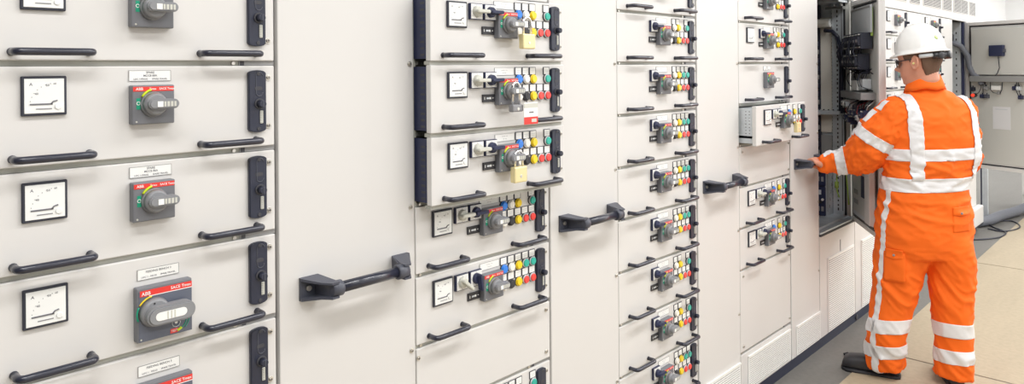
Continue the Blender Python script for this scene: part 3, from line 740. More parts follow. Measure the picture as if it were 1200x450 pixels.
# ------------------------------------------------------------------ padlocks
def padlock(loc, body, ang, w=.040, h=.038, shackle=.045, bm='brass'):
    """origin at the top of the shackle"""
    b = MB(); sh = MB()
    r = w * .30
    P = [(0, -r, -shackle)] + [(0, -r * math.cos(a), -r + r * math.sin(a)) for a in [PI * k / 10 for k in range(11)]] + [(0, r, -shackle)]
    sh.tube(P, .0040, 'chrome', 10)
    b.box(-.010, .010, -w / 2, w / 2, -shackle - h, -shackle, bm, .004, 2); b.cyl((.008, 0, -shackle - h * .6), (.0108, 0, -shackle - h * .6), .005, 'steel', n=12)
    o = obj('padlock', b, None, loc); s_ = obj('shackle', sh, o, label='polished steel shackle'); return o
XL = .07 + .045
tag(padlock((XL, .764, 1.803), 1, 0, w=.056, h=.046, shackle=.050), 'brass padlock on the top padlocked drawer, in the second cabinet', 'padlock')
o = tag(padlock((XL, .712, 1.606), 1, 0, w=.046, h=.022, shackle=.066, bm='lever_grey'), 'steel padlock with long shackle holding the red and white card', 'padlock')
tag(padlock((XL, .722, 1.400), 1, 0, w=.056, h=.048, shackle=.046), 'brass padlock on the third drawer down, below the red and white card', 'padlock')
tag(padlock((.085 + .050, 2.762, 1.395), 1, 0, w=.050, h=.050, shackle=.030), 'brass padlock hanging on the drawer that is pulled far out', 'padlock')
b = MB(); b.box(-.001, .001, -.031, .031, -.066, 0, 'label_white', .0004); b.box(.0010, .0016, -.031, .031, -.066, -.044, 'red_strip'); b.box(.0010, .0014, -.031, .031, -.016, -.003, 'pale_knob')
b.tube([(0, -.012, -.004), (-.014, -.035, .040), (-.012, -.050, .052)], .0012, 'cable', 6)
b.box(.0016, .0020, .002, .024, -.060, -.050, 'pale_knob'); b.box(.0010, .0013, -.008, .012, -.032, -.028, 'ink')
tag(obj('warning_card', b, None, (XL + .014, .762, 1.545)), 'white card with a red band hanging from the steel padlock', 'card')

# ------------------------------------------------------------------ the hall
f = MB(); f.box(-.9, 7, -3.5, 15.5, -.10, 0, 'floor_grey'); struct('floor', f)
for i, (x0, x1, y0, y1) in enumerate(((.245, 3.2, -3.2, 3.590), (.245, 3.2, 3.602, 6.128), (.245, 3.2, 6.142, 8.70), (.50, 3.2, 8.714, 11.2))):
    f = MB(); f.box(x0, x1, y0, y1, 0, .003, 'floor_tan', .001); struct('floor', f)
w_ = MB(); w_.box(-1.1, 7, 15.4, 15.5, 0, 5.2, 'wallwhite'); struct('wall_far', w_)
w_ = MB(); w_.box(-1.1, -1.0, -3.5, 15.5, 0, 5.2, 'wallwhite'); struct('wall_left', w_)
w_ = MB(); w_.box(7, 7.1, -3.5, 15.5, 0, 5.2, 'wallwhite'); struct('wall_right', w_)

#PERSON_BEGIN
# ------------------------------------------------------------------ the worker
PO = V((.56, 3.36, 0))
Fd = V((-.77, .64, 0)).normalized(); Ld = V((-.64, -.77, 0)).normalized(); UP = V((0, 0, 1))
W_ = empty('person', PO, 'worker from behind in orange coverall and white hard hat, left hand on a door handle', 'person')

def ell(c, a, b, A=Ld, B=Fd, n=40, p=2.25, tilt=None):
    out = []
    for k in range(n):
        t = 2 * PI * k / n; ct, st = math.cos(t), math.sin(t)
        x = a * math.copysign(abs(ct) ** (2 / p), ct); y = b * math.copysign(abs(st) ** (2 / p), st)
        out.append(V(c) + A * x + B * y + (UP * (tilt * x) if tilt else V((0, 0, 0))))
    return out
def interp(tab, u):
    if u <= tab[0][0]: return tab[0][1]
    for (a, x), (b, y) in zip(tab[:-1], tab[1:]):
        if u <= b:
            t = (u - a) / (b - a); t = t * t * (3 - 2 * t) * .5 + t * .5; return x + (y - x) * t
    return tab[-1][1]
def remeshed(mb, voxel, smooth, fac=.5):
    me = mb.mesh('tmp'); o = bpy.data.objects.new('tmp', me); COL.objects.link(o)
    m = o.modifiers.new('r', 'REMESH'); m.mode = 'VOXEL'; m.voxel_size = voxel; m.use_smooth_shade = True
    s = o.modifiers.new('s', 'SMOOTH'); s.iterations = smooth; s.factor = fac
    dg = bpy.context.evaluated_depsgraph_get(); dg.update()
    r = bpy.data.meshes.new_from_object(o.evaluated_get(dg)); bpy.data.objects.remove(o)
    b = bmesh.new(); b.from_mesh(r); bpy.data.meshes.remove(r); b.normal_update(); return b
def finish(b, name, m, parent, label=None, smooth=True):
    for f in b.faces: f.material_index = 0; f.smooth = smooth
    b.transform(Matrix.Translation(-PO))
    me = bpy.data.meshes.new(name); b.to_mesh(me); b.free(); me.materials.append(MATS[m])
    return obj(name, me, parent, label=label)

TORSO = [  # centre x, y, z, half width, half depth
    (.547, 3.390, .655, .215, .150), (.547, 3.391, .71, .238, .162), (.548, 3.392, .78, .246, .168), (.548, 3.392, .87, .243, .164), (.548, 3.392, .95, .228, .154),
    (.550, 3.394, 1.03, .216, .144), (.563, 3.405, 1.10, .228, .146), (.574, 3.416, 1.17, .244, .150), (.578, 3.420, 1.26, .242, .148), (.580, 3.422, 1.34, .238, .140),
    (.580, 3.422, 1.40, .222, .126), (.576, 3.418, 1.45, .188, .108), (.568, 3.411, 1.49, .132, .090), (.562, 3.405, 1.52, .085, .078), (.556, 3.400, 1.55, .066, .068)]
LLEG = [((.500, 3.345, .76), .120), ((.470, 3.316, .69), .136), ((.445, 3.294, .56), .117), ((.430, 3.278, .44), .108), ((.416, 3.264, .33), .099), ((.400, 3.250, .236), .096), ((.393, 3.255, .14), .095), ((.392, 3.266, .055), .090)]
RLEG = [((.610, 3.420, .76), .120), ((.642, 3.432, .69), .126), ((.660, 3.430, .56), .110), ((.667, 3.420, .456), .104), ((.670, 3.408, .34), .094), ((.675, 3.402, .241), .090), ((.675, 3.400, .14), .092), ((.672, 3.401, .045), .090)]
LARM = [((.500, 3.330, 1.40), .075), ((.458, 3.278, 1.400), .088), ((.422, 3.250, 1.355), .095), ((.378, 3.230, 1.296), .100), ((.338, 3.228, 1.23), .100), ((.300, 3.232, 1.172), .096), ((.245, 3.238, 1.138), .084), ((.190, 3.232, 1.124), .070), ((.140, 3.212, 1.114), .059), ((.104, 3.190, 1.110), .049), ((.088, 3.172, 1.109), .045)]
RARM = [((.640, 3.500, 1.40), .070), ((.672, 3.545, 1.392), .082), ((.684, 3.580, 1.34), .084), ((.688, 3.602, 1.26), .082), ((.680, 3.630, 1.18), .078), ((.680, 3.680, 1.135), .076), ((.610, 3.730, 1.120), .064), ((.560, 3.750, 1.112), .050), ((.545, 3.754, 1.110), .046)]

def dense(tab, n=4):
    pts = smooth_path([p for p, r in tab], n); rs = []
    for i in range(len(tab) - 1):
        for k in range(n): rs.append(tab[i][1] + (tab[i + 1][1] - tab[i][1]) * k / n)
    rs.append(tab[-1][1]); return pts, rs

# ---- body: one continuous skin surface under the clothes, with head and hands
HC = V((.535, 3.372, 1.668)); Fh = V((-.993, .06, -.10)).normalized(); Lh = UP.cross(Fh).normalized(); Uh = Fh.cross(Lh).normalized(); HS = 1.05
XF = [(-.122, .030), (-.116, .070), (-.104, .084), (-.090, .083), (-.076, .084), (-.058, .089), (-.03, .088), (-.002, .083), (.018, .093), (.05, .096), (.08, .084), (.105, .052), (.119, .012)]
XB = [(-.122, .02), (-.100, .060), (-.07, .068), (-.04, .080), (0, .097), (.04, .104), (.08, .088), (.105, .055), (.119, .012)]
WD = [(-.122, .016), (-.116, .032), (-.100, .047), (-.06, .060), (-.03, .067), (0, .072), (.04, .077), (.08, .068), (.105, .042), (.119, .010)]
NO = [(-.052, 0), (-.043, .012), (-.034, .034), (-.026, .033), (0, .012), (.014, .003), (.03, 0)]
def head_pt(u, th, off=0.):
    xf, xb, w = interp(XF, u) + off, interp(XB, u) + off, interp(WD, u) + off
    c, s = math.cos(th), math.sin(th)
    f = (xf if c > 0 else xb) * math.copysign(abs(c) ** .92, c); l = w * math.copysign(abs(s) ** .9, s)
    if c > 0:
        f += interp(NO, u) * math.exp(-(l / (.011 + .25 * max(0, -.005 - u) * .6)) ** 2)
        f += .006 * math.exp(-((u + .066) / .006) ** 2 - (l / .022) ** 2) + .006 * math.exp(-((u + .079) / .006) ** 2 - (l / .020) ** 2) - .003 * math.exp(-((u + .0725) / .0025) ** 2 - (l / .024) ** 2)
        f -= .011 * math.exp(-((u - .000) / .012) ** 2 - ((abs(l) - .032) / .016) ** 2)
    return HC + (Fh * f + Lh * l + Uh * u) * HS
b = MB()
us = [-.122 + .241 * i / 44 for i in range(45)]
b.loft([[head_pt(u, 2 * PI * k / 64) for k in range(64)] for u in us], 'skin')
b.tube([HC + (Fh * -.022 + Uh * -.03) * HS, HC + (Fh * -.030 + Uh * -.09) * HS, (.560, 3.402, 1.50), (.562, 3.405, 1.42)], [.054, .056, .060, .072], 'skin', 24)
for s in (-1, 1):     # ears: rim and lobe
    ec = lambda f, u, o: HC + (Fh * f + Lh * s * o + Uh * u) * HS
    rim = [ec(-.006 + .0165 * math.cos(t) - .004 * math.sin(t), -.006 + .031 * math.sin(t), .077 + .016 * (1 - math.cos(t)) * .5) for t in [PI * .0 + 2 * PI * k / 16 for k in range(17)]]
    b.tube(rim, .0056, 'skin', 8); b.tube([ec(-.006, -.030, .074), ec(-.008, .018, .078)], [.010, .012], 'skin', 10)
b.loft([ell((x, y, z), a * .86, d * .86) for x, y, z, a, d in TORSO], 'skin')
for tab in (LLEG, RLEG):
    P, R = dense(tab); b.tube(P, [r * .66 for r in R], 'skin', 20)
for tab in (LARM, RARM):
    P, R = dense(tab); b.tube(P, [max(.026, r * .60) for r in R], 'skin', 18)
# left hand closed round the door handle tube (axis along y at x .060, z 1.112)
hx, hz = .060, H(-.553)
b.loft([[V((.125, 3.205, 1.106)) + V((0, .9, 0)) * .026 * math.cos(t) + UP * .020 * math.sin(t) for t in [2 * PI * k / 16 for k in range(16)]],
        [V((.105, 3.190, 1.108)) + V((0, 1, 0)) * .030 * math.cos(t) + UP * .019 * math.sin(t) for t in [2 * PI * k / 16 for k in range(16)]],
        [V((.090, 3.172, hz + .002)) + V((0, 1, 0)) * .040 * math.cos(t) + V((.4, 0, 1)) * .018 * math.sin(t) for t in [2 * PI * k / 16 for k in range(16)]],
        [V((.082, 3.165, hz + .012)) + V((0, 1, 0)) * .041 * math.cos(t) + V((.6, 0, .8)) * .014 * math.sin(t) for t in [2 * PI * k / 16 for k in range(16)]]], 'skin')
for i, (y, L) in enumerate(((3.195, .92), (3.175, 1.), (3.153, .96), (3.132, .82))):
    a0 = math.radians(20); R = .0235; pts = [V((.088, y, hz + .010))]
    for k in range(7): a = a0 + math.radians(205) * L * k / 6; pts.append(V((hx + R * math.cos(a), y, hz + R * math.sin(a))))
    b.tube(pts, [.0105, .0105, .0102, .010, .0096, .0094, .0088, .0075], 'skin', 12)
b.tube([(.102, 3.196, hz - .006), (.088, 3.204, hz - .020), (.066, 3.200, hz - .027), (.044, 3.186, hz - .018), (.037, 3.176, hz - .008)], [.014, .013, .0112, .0105, .0085], 'skin', 12)
# right hand, relaxed and slightly curled, in front of the body
rw = V((.545, 3.754, 1.110)); fd = V((-.94, .22, -.12)).normalized(); sd = UP.cross(fd).normalized(); nd = fd.cross(sd)
b.loft([[rw + fd * t_ + sd * w_ * math.cos(t) + nd * h_ * math.sin(t) for t in [2 * PI * k / 16 for k in range(16)]] for t_, w_, h_ in ((-.03, .028, .021), (.02, .030, .018), (.06, .040, .015), (.095, .041, .012))], 'skin')
for i, (o_, L) in enumerate(((.030, .90), (.010, 1.), (-.011, .94), (-.031, .76))):
    q = rw + fd * .088 + sd * o_; pts = [q]; a = .15
    for sl in (.040, .026, .020): q = q + (fd * math.cos(a) - nd * math.sin(a)) * sl * L; pts.append(q); a += .42
    b.tube(pts, [.0098, .0092, .0085, .0068], 'skin', 10)
b.tube([rw + fd * .020 + sd * .026, rw + fd * .050 + sd * .050 - nd * .010, rw + fd * .080 + sd * .058 - nd * .020, rw + fd * .105 + sd * .056 - nd * .030], [.013, .0115, .010, .0082], 'skin', 10)
bb = remeshed(b, .0048, 3, .4)
finish(bb, 'body', 'skin', W_)

# ---- hair below the helmet rim
b = bmesh.new()
def hair_u(th):      # lower hair line for an angle from the front
    d = abs(math.degrees(th))
    if d < 78: return .010
    if d < 92: return -.012
    if d < 108: return .018
    if d < 125: return -.030 - .055 * (d - 108) / 17
    return -.092
NT, NU = 56, 14
grid = []
for i in range(NT + 1):
    th = math.radians(64 + (296 - 64) * i / NT); dd = th if th <= PI else th - 2 * PI
    lo = hair_u(dd); grid.append([b.verts.new(head_pt(lo + (.09 - lo) * j / NU, th, .0012 + .006 * min(1, j / 3) + .0012 * math.sin(i * 2.3 + j))) for j in range(NU + 1)])
for i in range(NT):
    for j in range(NU): b.faces.new((grid[i][j], grid[i + 1][j], grid[i + 1][j + 1], grid[i][j + 1]))
bmesh.ops.recalc_face_normals(b, faces=list(b.faces)); bmesh.ops.solidify(b, geom=list(b.faces), thickness=.004)
finish(b, 'hair', 'hair', W_, 'short brown hair')

# ---- coverall
b = MB()
b.loft([ell((x, y, z), a, d) for x, y, z, a, d in TORSO], 'orange')
for tab in (LLEG, RLEG, LARM, RARM):
    P, R = dense(tab); b.tube(P, R, 'orange', 28)
b.loft([ell((.545, 3.388, .62), .08, .08), ell((.548, 3.390, .72), .18, .13)], 'orange')
bc = remeshed(b, .0085, 7)
def seg_near(p, tab):
    best = 9; bt = None
    for i in range(len(tab) - 1):
        a, c = V(tab[i][0]), V(tab[i + 1][0]); d = c - a; t = max(0, min(1, (p - a).dot(d) / d.length_squared)); q = a + d * t; r = tab[i][1] + (tab[i + 1][1] - tab[i][1]) * t
        e = (p - q).length / r
        if e < best: best = e; bt = (i + t, q)
    return best, bt
def torso_e(p):
    z = p.z
    for i in range(len(TORSO) - 1):
        if TORSO[i][2] <= z <= TORSO[i + 1][2]:
            t = (z - TORSO[i][2]) / (TORSO[i + 1][2] - TORSO[i][2]); q = [TORSO[i][k] + (TORSO[i + 1][k] - TORSO[i][k]) * t for k in range(5)]
            d = p - V((q[0], q[1], z)); return math.hypot(d.dot(Ld) / q[3], d.dot(Fd) / q[4])
    return 9
def which(p):
    c = [('torso', torso_e(p)), ('larm', seg_near(p, LARM[1:])[0]), ('rarm', seg_near(p, RARM[1:])[0]), ('lleg', seg_near(p, LLEG[1:])[0] + (.25 if p.z > .66 else 0)), ('rleg', seg_near(p, RLEG[1:])[0] + (.25 if p.z > .66 else 0))]
    return min(c, key=lambda t: t[1])[0]
def ridge(x): return 1 - abs(noise.noise(x)) * 2.2
def fold(p, w):
    """cloth folds: sharp creases that run across a limb, stronger at joints"""
    big = noise.noise(V((p.x * 4.2, p.y * 4.2, p.z * 5.))) * .008
    if w in ('lleg', 'rleg'):
        k = .60 + .8 * math.exp(-((p.z - .10) / .08) ** 2) + .8 * math.exp(-((p.z - .50) / .10) ** 2) + .6 * math.exp(-((p.z - .72) / .07) ** 2)
        q = V((p.x * 7 + p.z * 2., p.y * 7, p.z * 9.5 + p.x * 11 - p.y * 4))
    elif w in ('larm', 'rarm'):
        k = 1.2; q = V((p.x * 15, p.y * 9, p.z * 12 - p.x * 6))
    else:
        k = .55 + 1.0 * math.exp(-((p.z - 1.10) / .07) ** 2) + .5 * math.exp(-((p.z - .90) / .08) ** 2); q = V((p.x * 5, p.y * 5, p.z * 15 + (p.x - p.y) * 5))
    r = max(0, ridge(q)) ** 2
    r2_ = max(0, ridge(q * 2.1 + V((3, 1, 7)))) ** 2
    return big + k * (.0105 * (r - .35) + .0070 * (r2_ - .35))
tags = {}
for v in bc.verts: tags[v.index] = which(v.co)
bc.verts.ensure_lookup_table()
disp = [(v.co.copy(), v.normal.copy()) for v in bc.verts]
for v in bc.verts:
    p, n = disp[v.index]
    v.co = p + n * fold(p, tags[v.index])
bmesh.ops.smooth_vert(bc, verts=list(bc.verts), factor=.25, use_axis_x=True, use_axis_y=True, use_axis_z=True)
bc.normal_update()
BV = BVHTree.FromBMesh(bc)
cover_src = bc.copy()
cover = finish(bc, 'coverall', 'orange', W_, 'orange high-visibility coverall')

def strip(planes, pred, off=.003, name='reflective_strip', m='tape'):
    """cut a clean band out of the cloth surface between plane pairs and lift it off as a tape"""
    b = cover_src.copy()
    dele = [f for f in b.faces if not pred(f.calc_center_median(), .03)]
    bmesh.ops.delete(b, geom=dele, context='FACES')
    for co_, no in planes:
        bmesh.ops.bisect_plane(b, geom=list(b.verts) + list(b.edges) + list(b.faces), plane_co=co_, plane_no=no, clear_outer=True)
    dele = [f for f in b.faces if not pred(f.calc_center_median(), 0)]
    bmesh.ops.delete(b, geom=dele, context='FACES')
    if not b.faces: b.free(); return None
    # keep only the largest connected patches
    b.normal_update()
    for v in b.verts: v.co += v.normal * off
    bmesh.ops.solidify(b, geom=list(b.faces), thickness=.0025)
    return finish(b, name, m, cover, 'silver reflective tape')
tag_w = {}
def W(p):
    k = (round(p.x, 3), round(p.y, 3), round(p.z, 3))
    if k not in tag_w: tag_w[k] = which(p)
    return tag_w[k]
def zband(z0, z1, part_, tilt=0., ref=(0, 0)):
    c = V((ref[0], ref[1], 0)); n = V((0, 0, 1)) - Ld * tilt
    n0 = n.normalized()
    return strip([(c + UP * z1, n0), (c + UP * z0, -n0)], lambda p, m: z0 - .12 < p.z < z1 + .12 and W(p) in part_)
zband(1.160, 1.220, ('torso',), -.02, (.57, 3.41)); zband(1.000, 1.070, ('torso',), -.02, (.55, 3.395))
for tab, nm in ((LLEG, 'lleg'), (RLEG, 'rleg')):
    for z0, z1 in ((.252, .322), (.118, .186)):
        c = V((tab[5][0][0], tab[5][0][1], 0)); n = V((-.05, .12, 1)).normalized() if nm == 'rleg' else V((-.10, .05, 1)).normalized()
        strip([(c + UP * z1, n), (c + UP * z0, -n)], lambda p, m: W(p) == nm and p.z < .5)
# braces over the shoulders
TC = V((.575, 3.417, 0))
for s in (-1, 1):
    l0, l1 = (.132, .190) if s == 1 else (.142, .196)
    strip([(TC + Ld * s * l1, Ld * s), (TC + Ld * s * l0, -Ld * s)], lambda p, m: 1.062 < p.z and W(p) in ('torso', 'larm' if s == 1 else 'rarm') and .09 < s * (p - TC).dot(Ld) < .22, off=.0062)
# side stripe on the left leg and hip
a0 = V((.455, 3.300, .7)); a1 = V((.392, 3.256, .1)); d = (a0 - a1).normalized(); n = d.cross(Ld).normalized(); 
a1 = a1 - Fd * .030
strip([(a1 + n * .015, n), (a1 - n * .015, -n)], lambda p, m: p.z < 1.01 and W(p) in ('lleg', 'torso') and (p - (a1 + d * ((p.z - .1) / d.z))).dot(Ld) > 0)
# sleeve: two rings and a stripe along the upper edge
def armband(i, t, w, tab=LARM, nm='larm'):
    a, c = V(tab[i][0]), V(tab[i + 1][0]); q = a.lerp(c, t); d = (V(tab[min(i + 2, len(tab) - 1)][0]) - V(tab[i - 1][0])).normalized()
    strip([(q + d * w / 2, d), (q - d * w / 2, -d)], lambda p, m: W(p) == nm and (p - q).length < .22)
armband(3, .5, .055); armband(7, .15, .050); armband(3, .5, .055, RARM, 'rarm')
for i in range(1, 9):
    a, c = V(LARM[i][0]), V(LARM[i + 1][0]); d = (c - a).normalized(); side = d.cross(UP).normalized(); up_ = side.cross(d).normalized()
    ca = V((.35, -.62, 0)) if i < 4 else V((.0, -.25, 0)); dir_ = (up_ + ca * .35).normalized(); dir_ = (dir_ - d * dir_.dot(d)).normalized(); pn_ = d.cross(dir_).normalized()
    strip([(a + pn_ * .021, pn_), (a - pn_ * .021, -pn_), (c, d), (a, -d)], lambda p, m: W(p) in ('larm', 'torso') and (p - a).dot(dir_) > .01 and (p - a.lerp(c, .5)).length < .17)

def patch(ctr, dirv, w, h, name, m, off=.004, thick=.004, up=UP, label=None, rows=8, colr=8, point=False):
    dirv = V(dirv).normalized(); sx = up.cross(dirv).normalized(); sy = dirv.cross(sx).normalized()
    b = bmesh.new(); G = []
    for i in range(colr + 1):
        row = []
        for j in range(rows + 1):
            x = (i / colr - .5) * w; y = (j / rows - .5) * h
            if point and j == 0: y += .012 * (1 - abs(2 * i / colr - 1)) * -1
            o_ = V(ctr) + sx * x + sy * y - dirv * .4
            hit = BV.ray_cast(o_, dirv, 1.)
            q = hit[0] if hit[0] else V(ctr) + sx * x + sy * y
            row.append(b.verts.new(q - dirv * off))
        G.append(row)
    for i in range(colr):
        for j in range(rows): b.faces.new((G[i][j], G[i + 1][j], G[i + 1][j + 1], G[i][j + 1]))
    bmesh.ops.recalc_face_normals(b, faces=list(b.faces))
    bmesh.ops.smooth_vert(b, verts=list(b.verts), factor=.5, use_axis_x=True, use_axis_y=True, use_axis_z=True)
    bmesh.ops.solidify(b, geom=list(b.faces), thickness=thick)
    bmesh.ops.recalc_face_normals(b, faces=list(b.faces))
    return finish(b, name, m, cover, label)
CD = V((-.27, .96, -.05))
patch((.460, 3.20, .68), V((-.05, 1, 0)), .088, .045, 'pocket_flap', 'orange', point=True); patch((.460, 3.20, .61), V((-.05, 1, 0)), .105, .16, 'pocket', 'orange', off=.002)
patch((.755, 3.27, .905), V((-.30, .95, 0)), .085, .042, 'pocket_flap', 'orange', point=True); patch((.755, 3.27, .845), V((-.30, .95, 0)), .085, .10, 'pocket', 'orange', off=.002)
for c_, dd in (((.460, 3.20, .673), V((-.05, 1, 0))), ((.755, 3.27, .895), V((-.30, .95, 0)))):
    h_ = BV.ray_cast(V(c_) - dd.normalized() * .4, dd.normalized(), 1.)[0]
    if h_:
        q = MB(); q.cyl(h_ - dd.normalized() * .007, h_ - dd.normalized() * .013, .006, 'tray_grey', n=12); me = q.mesh('t'); bq = bmesh.new(); bq.from_mesh(me); finish(bq, 'press_stud', 'tray_grey', cover)
# collar: folded stand-and-fall
b = MB(); cc = V((.554, 3.398, 1.545))
tl = lambda x, y: UP * (-.06 * x)
rings = []
for (r, dz) in ((.060, -.01), (.064, .035), (.070, .040), (.078, .030), (.092, -.012), (.098, -.030), (.088, -.034), (.070, -.02)):
    ring = []
    for k in range(36):
        t = 2 * PI * k / 36; d = Ld * math.cos(t) + Fd * math.sin(t)
        fr = max(0, math.sin(t)) ** 2
        ring.append(cc + d * (r + (.008 if r > .065 else 0) * fr) + UP * (dz + .012 * max(0, -math.sin(t)) - .034 * fr * (1 if dz > 0 else 1.3) + .004 * math.sin(5 * t)))
    rings.append(ring)
b.loft(rings, 'orange', cap=False); me = b.mesh('t'); bq = bmesh.new(); bq.from_mesh(me)
finish(bq, 'collar', 'orange', cover)

# ---- helmet
Ht = Matrix.Rotation(0, 4, 'X'); hf = (Fh - UP * .02).normalized(); hl = Lh; hu = hf.cross(hl).normalized()
hc = HC + (hf * -.012 + hu * .042) * 1.
b = MB(); rings = []
def hp(t, ra, rb, z):
    c, s = math.cos(t), math.sin(t); return hc + hf * (ra * .925 * c) + hl * (rb * .94 * s) + hu * z
N = 56
for ra, rb, z in ((.124, .102, .000), (.130, .108, .000)): rings.append([hp(2 * PI * k / N, ra, rb, z) for k in range(N)])
brim = [(.146, .118, -.004), (.1475, .1195, -.001), (.146, .118, .003), (.131, .109, .008)]
for ra, rb, z in brim:
    rings.append([hp(2 * PI * k / N, ra + (.016 * max(0, math.cos(2 * PI * k / N)) ** 3 if ra > .14 else 0), rb, z - (.006 * max(0, math.cos(2 * PI * k / N)) ** 3 if ra > .14 else 0)) for k in range(N)])
for i in range(1, 15):
    a = PI / 2 * i / 15; k_ = math.cos(a) ** .86
    rings.append([hp(2 * PI * k / N, .129 * k_ , .108 * k_, .010 + .145 * math.sin(a) + (.005 * math.exp(-(math.sin(2 * PI * k / N) * k_ / .16) ** 2) * math.sin(a))) for k in range(N)])
b.loft(rings, 'helmet', cap=False)
top = rings[-1]; b.loft([top, [hc + hu * .1575 + (p - hc - hu * (p - hc).dot(hu)) * .3 for p in top]], 'helmet')
me = b.mesh('t'); bq = bmesh.new(); bq.from_mesh(me); bmesh.ops.remove_doubles(bq, verts=list(bq.verts), dist=.0003)
helmet = finish(bq, 'helmet', 'helmet', W_, 'white hard hat')
def sub(fn, name, parent, m, label=None):
    q = MB(); fn(q); me = q.mesh('t'); bq = bmesh.new(); bq.from_mesh(me); return finish(bq, name, m, parent, label)
sub(lambda q: q.tube([hp(math.radians(t), .1215, .0985, -.020) for t in range(100, 262, 9)], [.011] * 18, 'strap', 10), 'headband', helmet, 'strap', 'grey headband')
sub(lambda q: [q.tube([hp(math.radians(t), .128, .106, -.024) for t in range(132, 230, 8)], .0155, 'black', 12), q.cyl(hp(PI, .118, 0, -.026), hp(PI, .152, 0, -.026), .021, 'black', n=20), q.cyl(hp(math.radians(150), .125, .105, -.026), hp(math.radians(150), .145, .122, -.028), .019, 'black', n=20)], 'ratchet_knob', helmet, 'black', 'black ratchet adjuster')
q = MB(); lc = hp(math.radians(152), .1205, .1, .070); nn = (lc - hc - hu * .03).normalized(); q.cyl(lc - nn * .004, lc + nn * .0032, .012, 'logo_green', n=6); me = q.mesh('t'); bq = bmesh.new(); bq.from_mesh(me); finish(bq, 'sticker', 'logo_green', helmet, 'pale green sticker')
# ---- glasses and ear plugs
hd = lambda f, l, u: HC + (Fh * f + Lh * l + Uh * u) * HS
def gl(q):
    for s in (-1, 1):
        q.tube([hd(-.004, s * .080, .012), hd(.045, s * .078, .010), hd(.082, s * .062, .008), hd(.094, s * .050, .008)], .0026, 'black', 8)
        P = [hd(.104 - .016 * abs(x - .010) / .04, s * x, z) for x, z in ((.010, .014), (.030, .018), (.050, .014), (.054, .000), (.046, -.016), (.028, -.020), (.014, -.012), (.010, .002), (.010, .014))]
        q.tube(P, .0022, 'black', 8)
    q.tube([hd(.104, -.010, .008), hd(.107, 0, .010), hd(.104, .010, .008)], .0024, 'black', 8)
g_ = sub(gl, 'safety_glasses', W_, 'black', 'dark framed glasses')
def ln(q):
    for s in (-1, 1):
        P = [hd(.1035 - .016 * abs(x - .010) / .04, s * x, z) for x, z in ((.012, .013), (.030, .016), (.049, .012), (.052, .000), (.045, -.014), (.028, -.018), (.015, -.011))]
        q.loft([P, [p + Fh * .0012 for p in P]], 'lens', smooth=False)
sub(ln, 'lens', g_, 'lens')
for s in (-1, 1): sub(lambda q: q.cyl(hd(-.002, s * .072, -.008), hd(.000, s * .088, -.010), .0062, 'earplug', .0050, 14), 'ear_plug', W_, 'earplug', 'pale yellow ear plug')
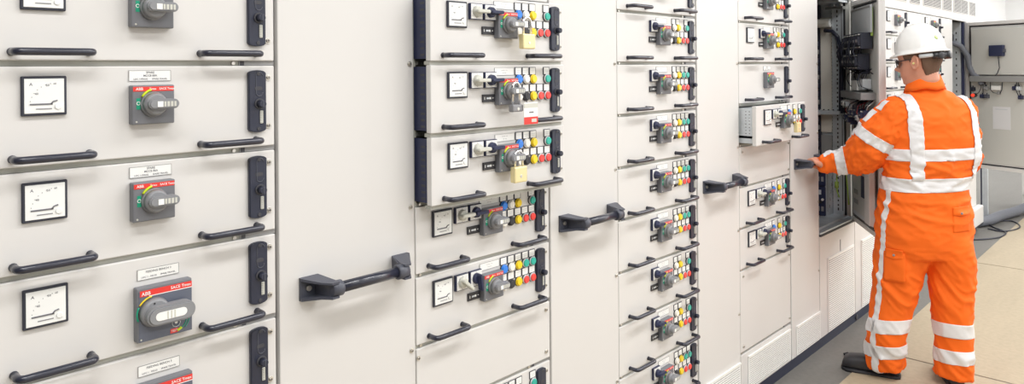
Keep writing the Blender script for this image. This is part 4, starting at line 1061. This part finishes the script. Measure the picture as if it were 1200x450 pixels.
# ---- boots
def boot(heel, toe, ankle, name='boot'):
    heel, toe = V(heel), V(toe); d = (toe - heel).normalized(); s = UP.cross(d).normalized(); L = (toe - heel).length
    def sec(t, w, h, flat=.0): 
        c = heel + d * (L * t); return [c + s * (w * math.copysign(abs(math.cos(a)) ** .7, math.cos(a))) + UP * (.012 + (h - .012) * (.5 + .5 * math.copysign(abs(math.sin(a)) ** .75, math.sin(a)))) for a in [2 * PI * k / 24 for k in range(24)]]
    q = MB(); q.loft([sec(*x) for x in ((.0, .020, .060), (.02, .034, .085), (.10, .040, .115), (.25, .043, .120), (.40, .044, .112), (.55, .048, .095), (.72, .053, .088), (.86, .052, .082), (.95, .044, .068), (.99, .028, .040), (1.0, .012, .030))], 'boot')
    q.tube([ankle + UP * .08, ankle + UP * .16, ankle + UP * .22], [.052, .048, .050], 'boot', 20)
    me = q.mesh('t'); bq = bmesh.new(); bq.from_mesh(me); o = finish(bq, name, 'boot', W_, 'black work boot')
    q = MB(); q.loft([[heel + d * (L * t) + s * w * sg + UP * z for sg, z in ((-1, 0), (-1, .016), (1, .016), (1, 0))] for t, w in ((-.01, .024), (.06, .040), (.3, .043), (.5, .046), (.75, .056), (.9, .054), (.98, .036), (1.01, .014))], 'rubber', smooth=False)
    me = q.mesh('t'); bq = bmesh.new(); bq.from_mesh(me); finish(bq, 'sole', 'rubber', o)
boot((.455, 3.288, 0), (.180, 3.232, 0), V((.400, 3.270, 0)))
boot((.705, 3.345, 0), (.585, 3.600, 0), V((.685, 3.385, 0)))
#PERSON_END

# ------------------------------------------------------------------ light
wd = bpy.data.worlds.new('World'); SC.world = wd; wd.use_nodes = True
bg = wd.node_tree.nodes['Background']; bg.inputs['Color'].default_value = (1, .985, .96, 1); bg.inputs['Strength'].default_value = .21
def area(name, loc, sx, sy, power, rot=(0, 0, 0), col=(1, 1, 1)):
    l = bpy.data.lights.new(name, 'AREA'); l.shape = 'RECTANGLE'; l.size = sx; l.size_y = sy; l.energy = power; l.color = col
    o = bpy.data.objects.new(name, l); COL.objects.link(o); o.location = loc; o.rotation_euler = rot; return o
for i, y in enumerate((-1.2, 1.8, 4.8, 7.8, 12.0)):  # pair at the last y is an added fill that brightens the far wall
    area('ceiling_and_fill_lamp', (1.7, y, 3.9), .5, 2.2, (92, 92, 74, 80, 160)[i], (0, math.radians(-12), 0), (1, .99, .97))
    area('ceiling_and_fill_lamp', (4.6, y, 4.3), .5, 2.2, (70, 70, 70, 110, 420)[i], (0, 0, 0), (1, .985, .955))

# ------------------------------------------------------------------ camera
cam = bpy.data.cameras.new('camera'); co = bpy.data.objects.new('camera', cam); COL.objects.link(co)
cam.sensor_width = 36; cam.lens = 36 * 843.06 / 1200; cam.shift_y = -(225 - 80.31) / 1200; cam.clip_start = .05
yaw, roll = .7597, -.0079
fw = V((-math.sin(yaw), math.cos(yaw), 0)); rt = V((math.cos(yaw), math.sin(yaw), 0)); up = V((0, 0, 1))
r2 = rt * math.cos(roll) + up * math.sin(roll); u2 = up * math.cos(roll) - rt * math.sin(roll)
M = Matrix((r2, u2, -fw)).transposed().to_4x4(); M.translation = V((1.5913, -.8585, 1.6479))
co.matrix_world = M
SC.camera = co
vs = SC.view_settings; vs.view_transform = 'Standard'; vs.look = 'None'; vs.gamma = 1; vs.exposure = -.13; vs.use_curve_mapping = False
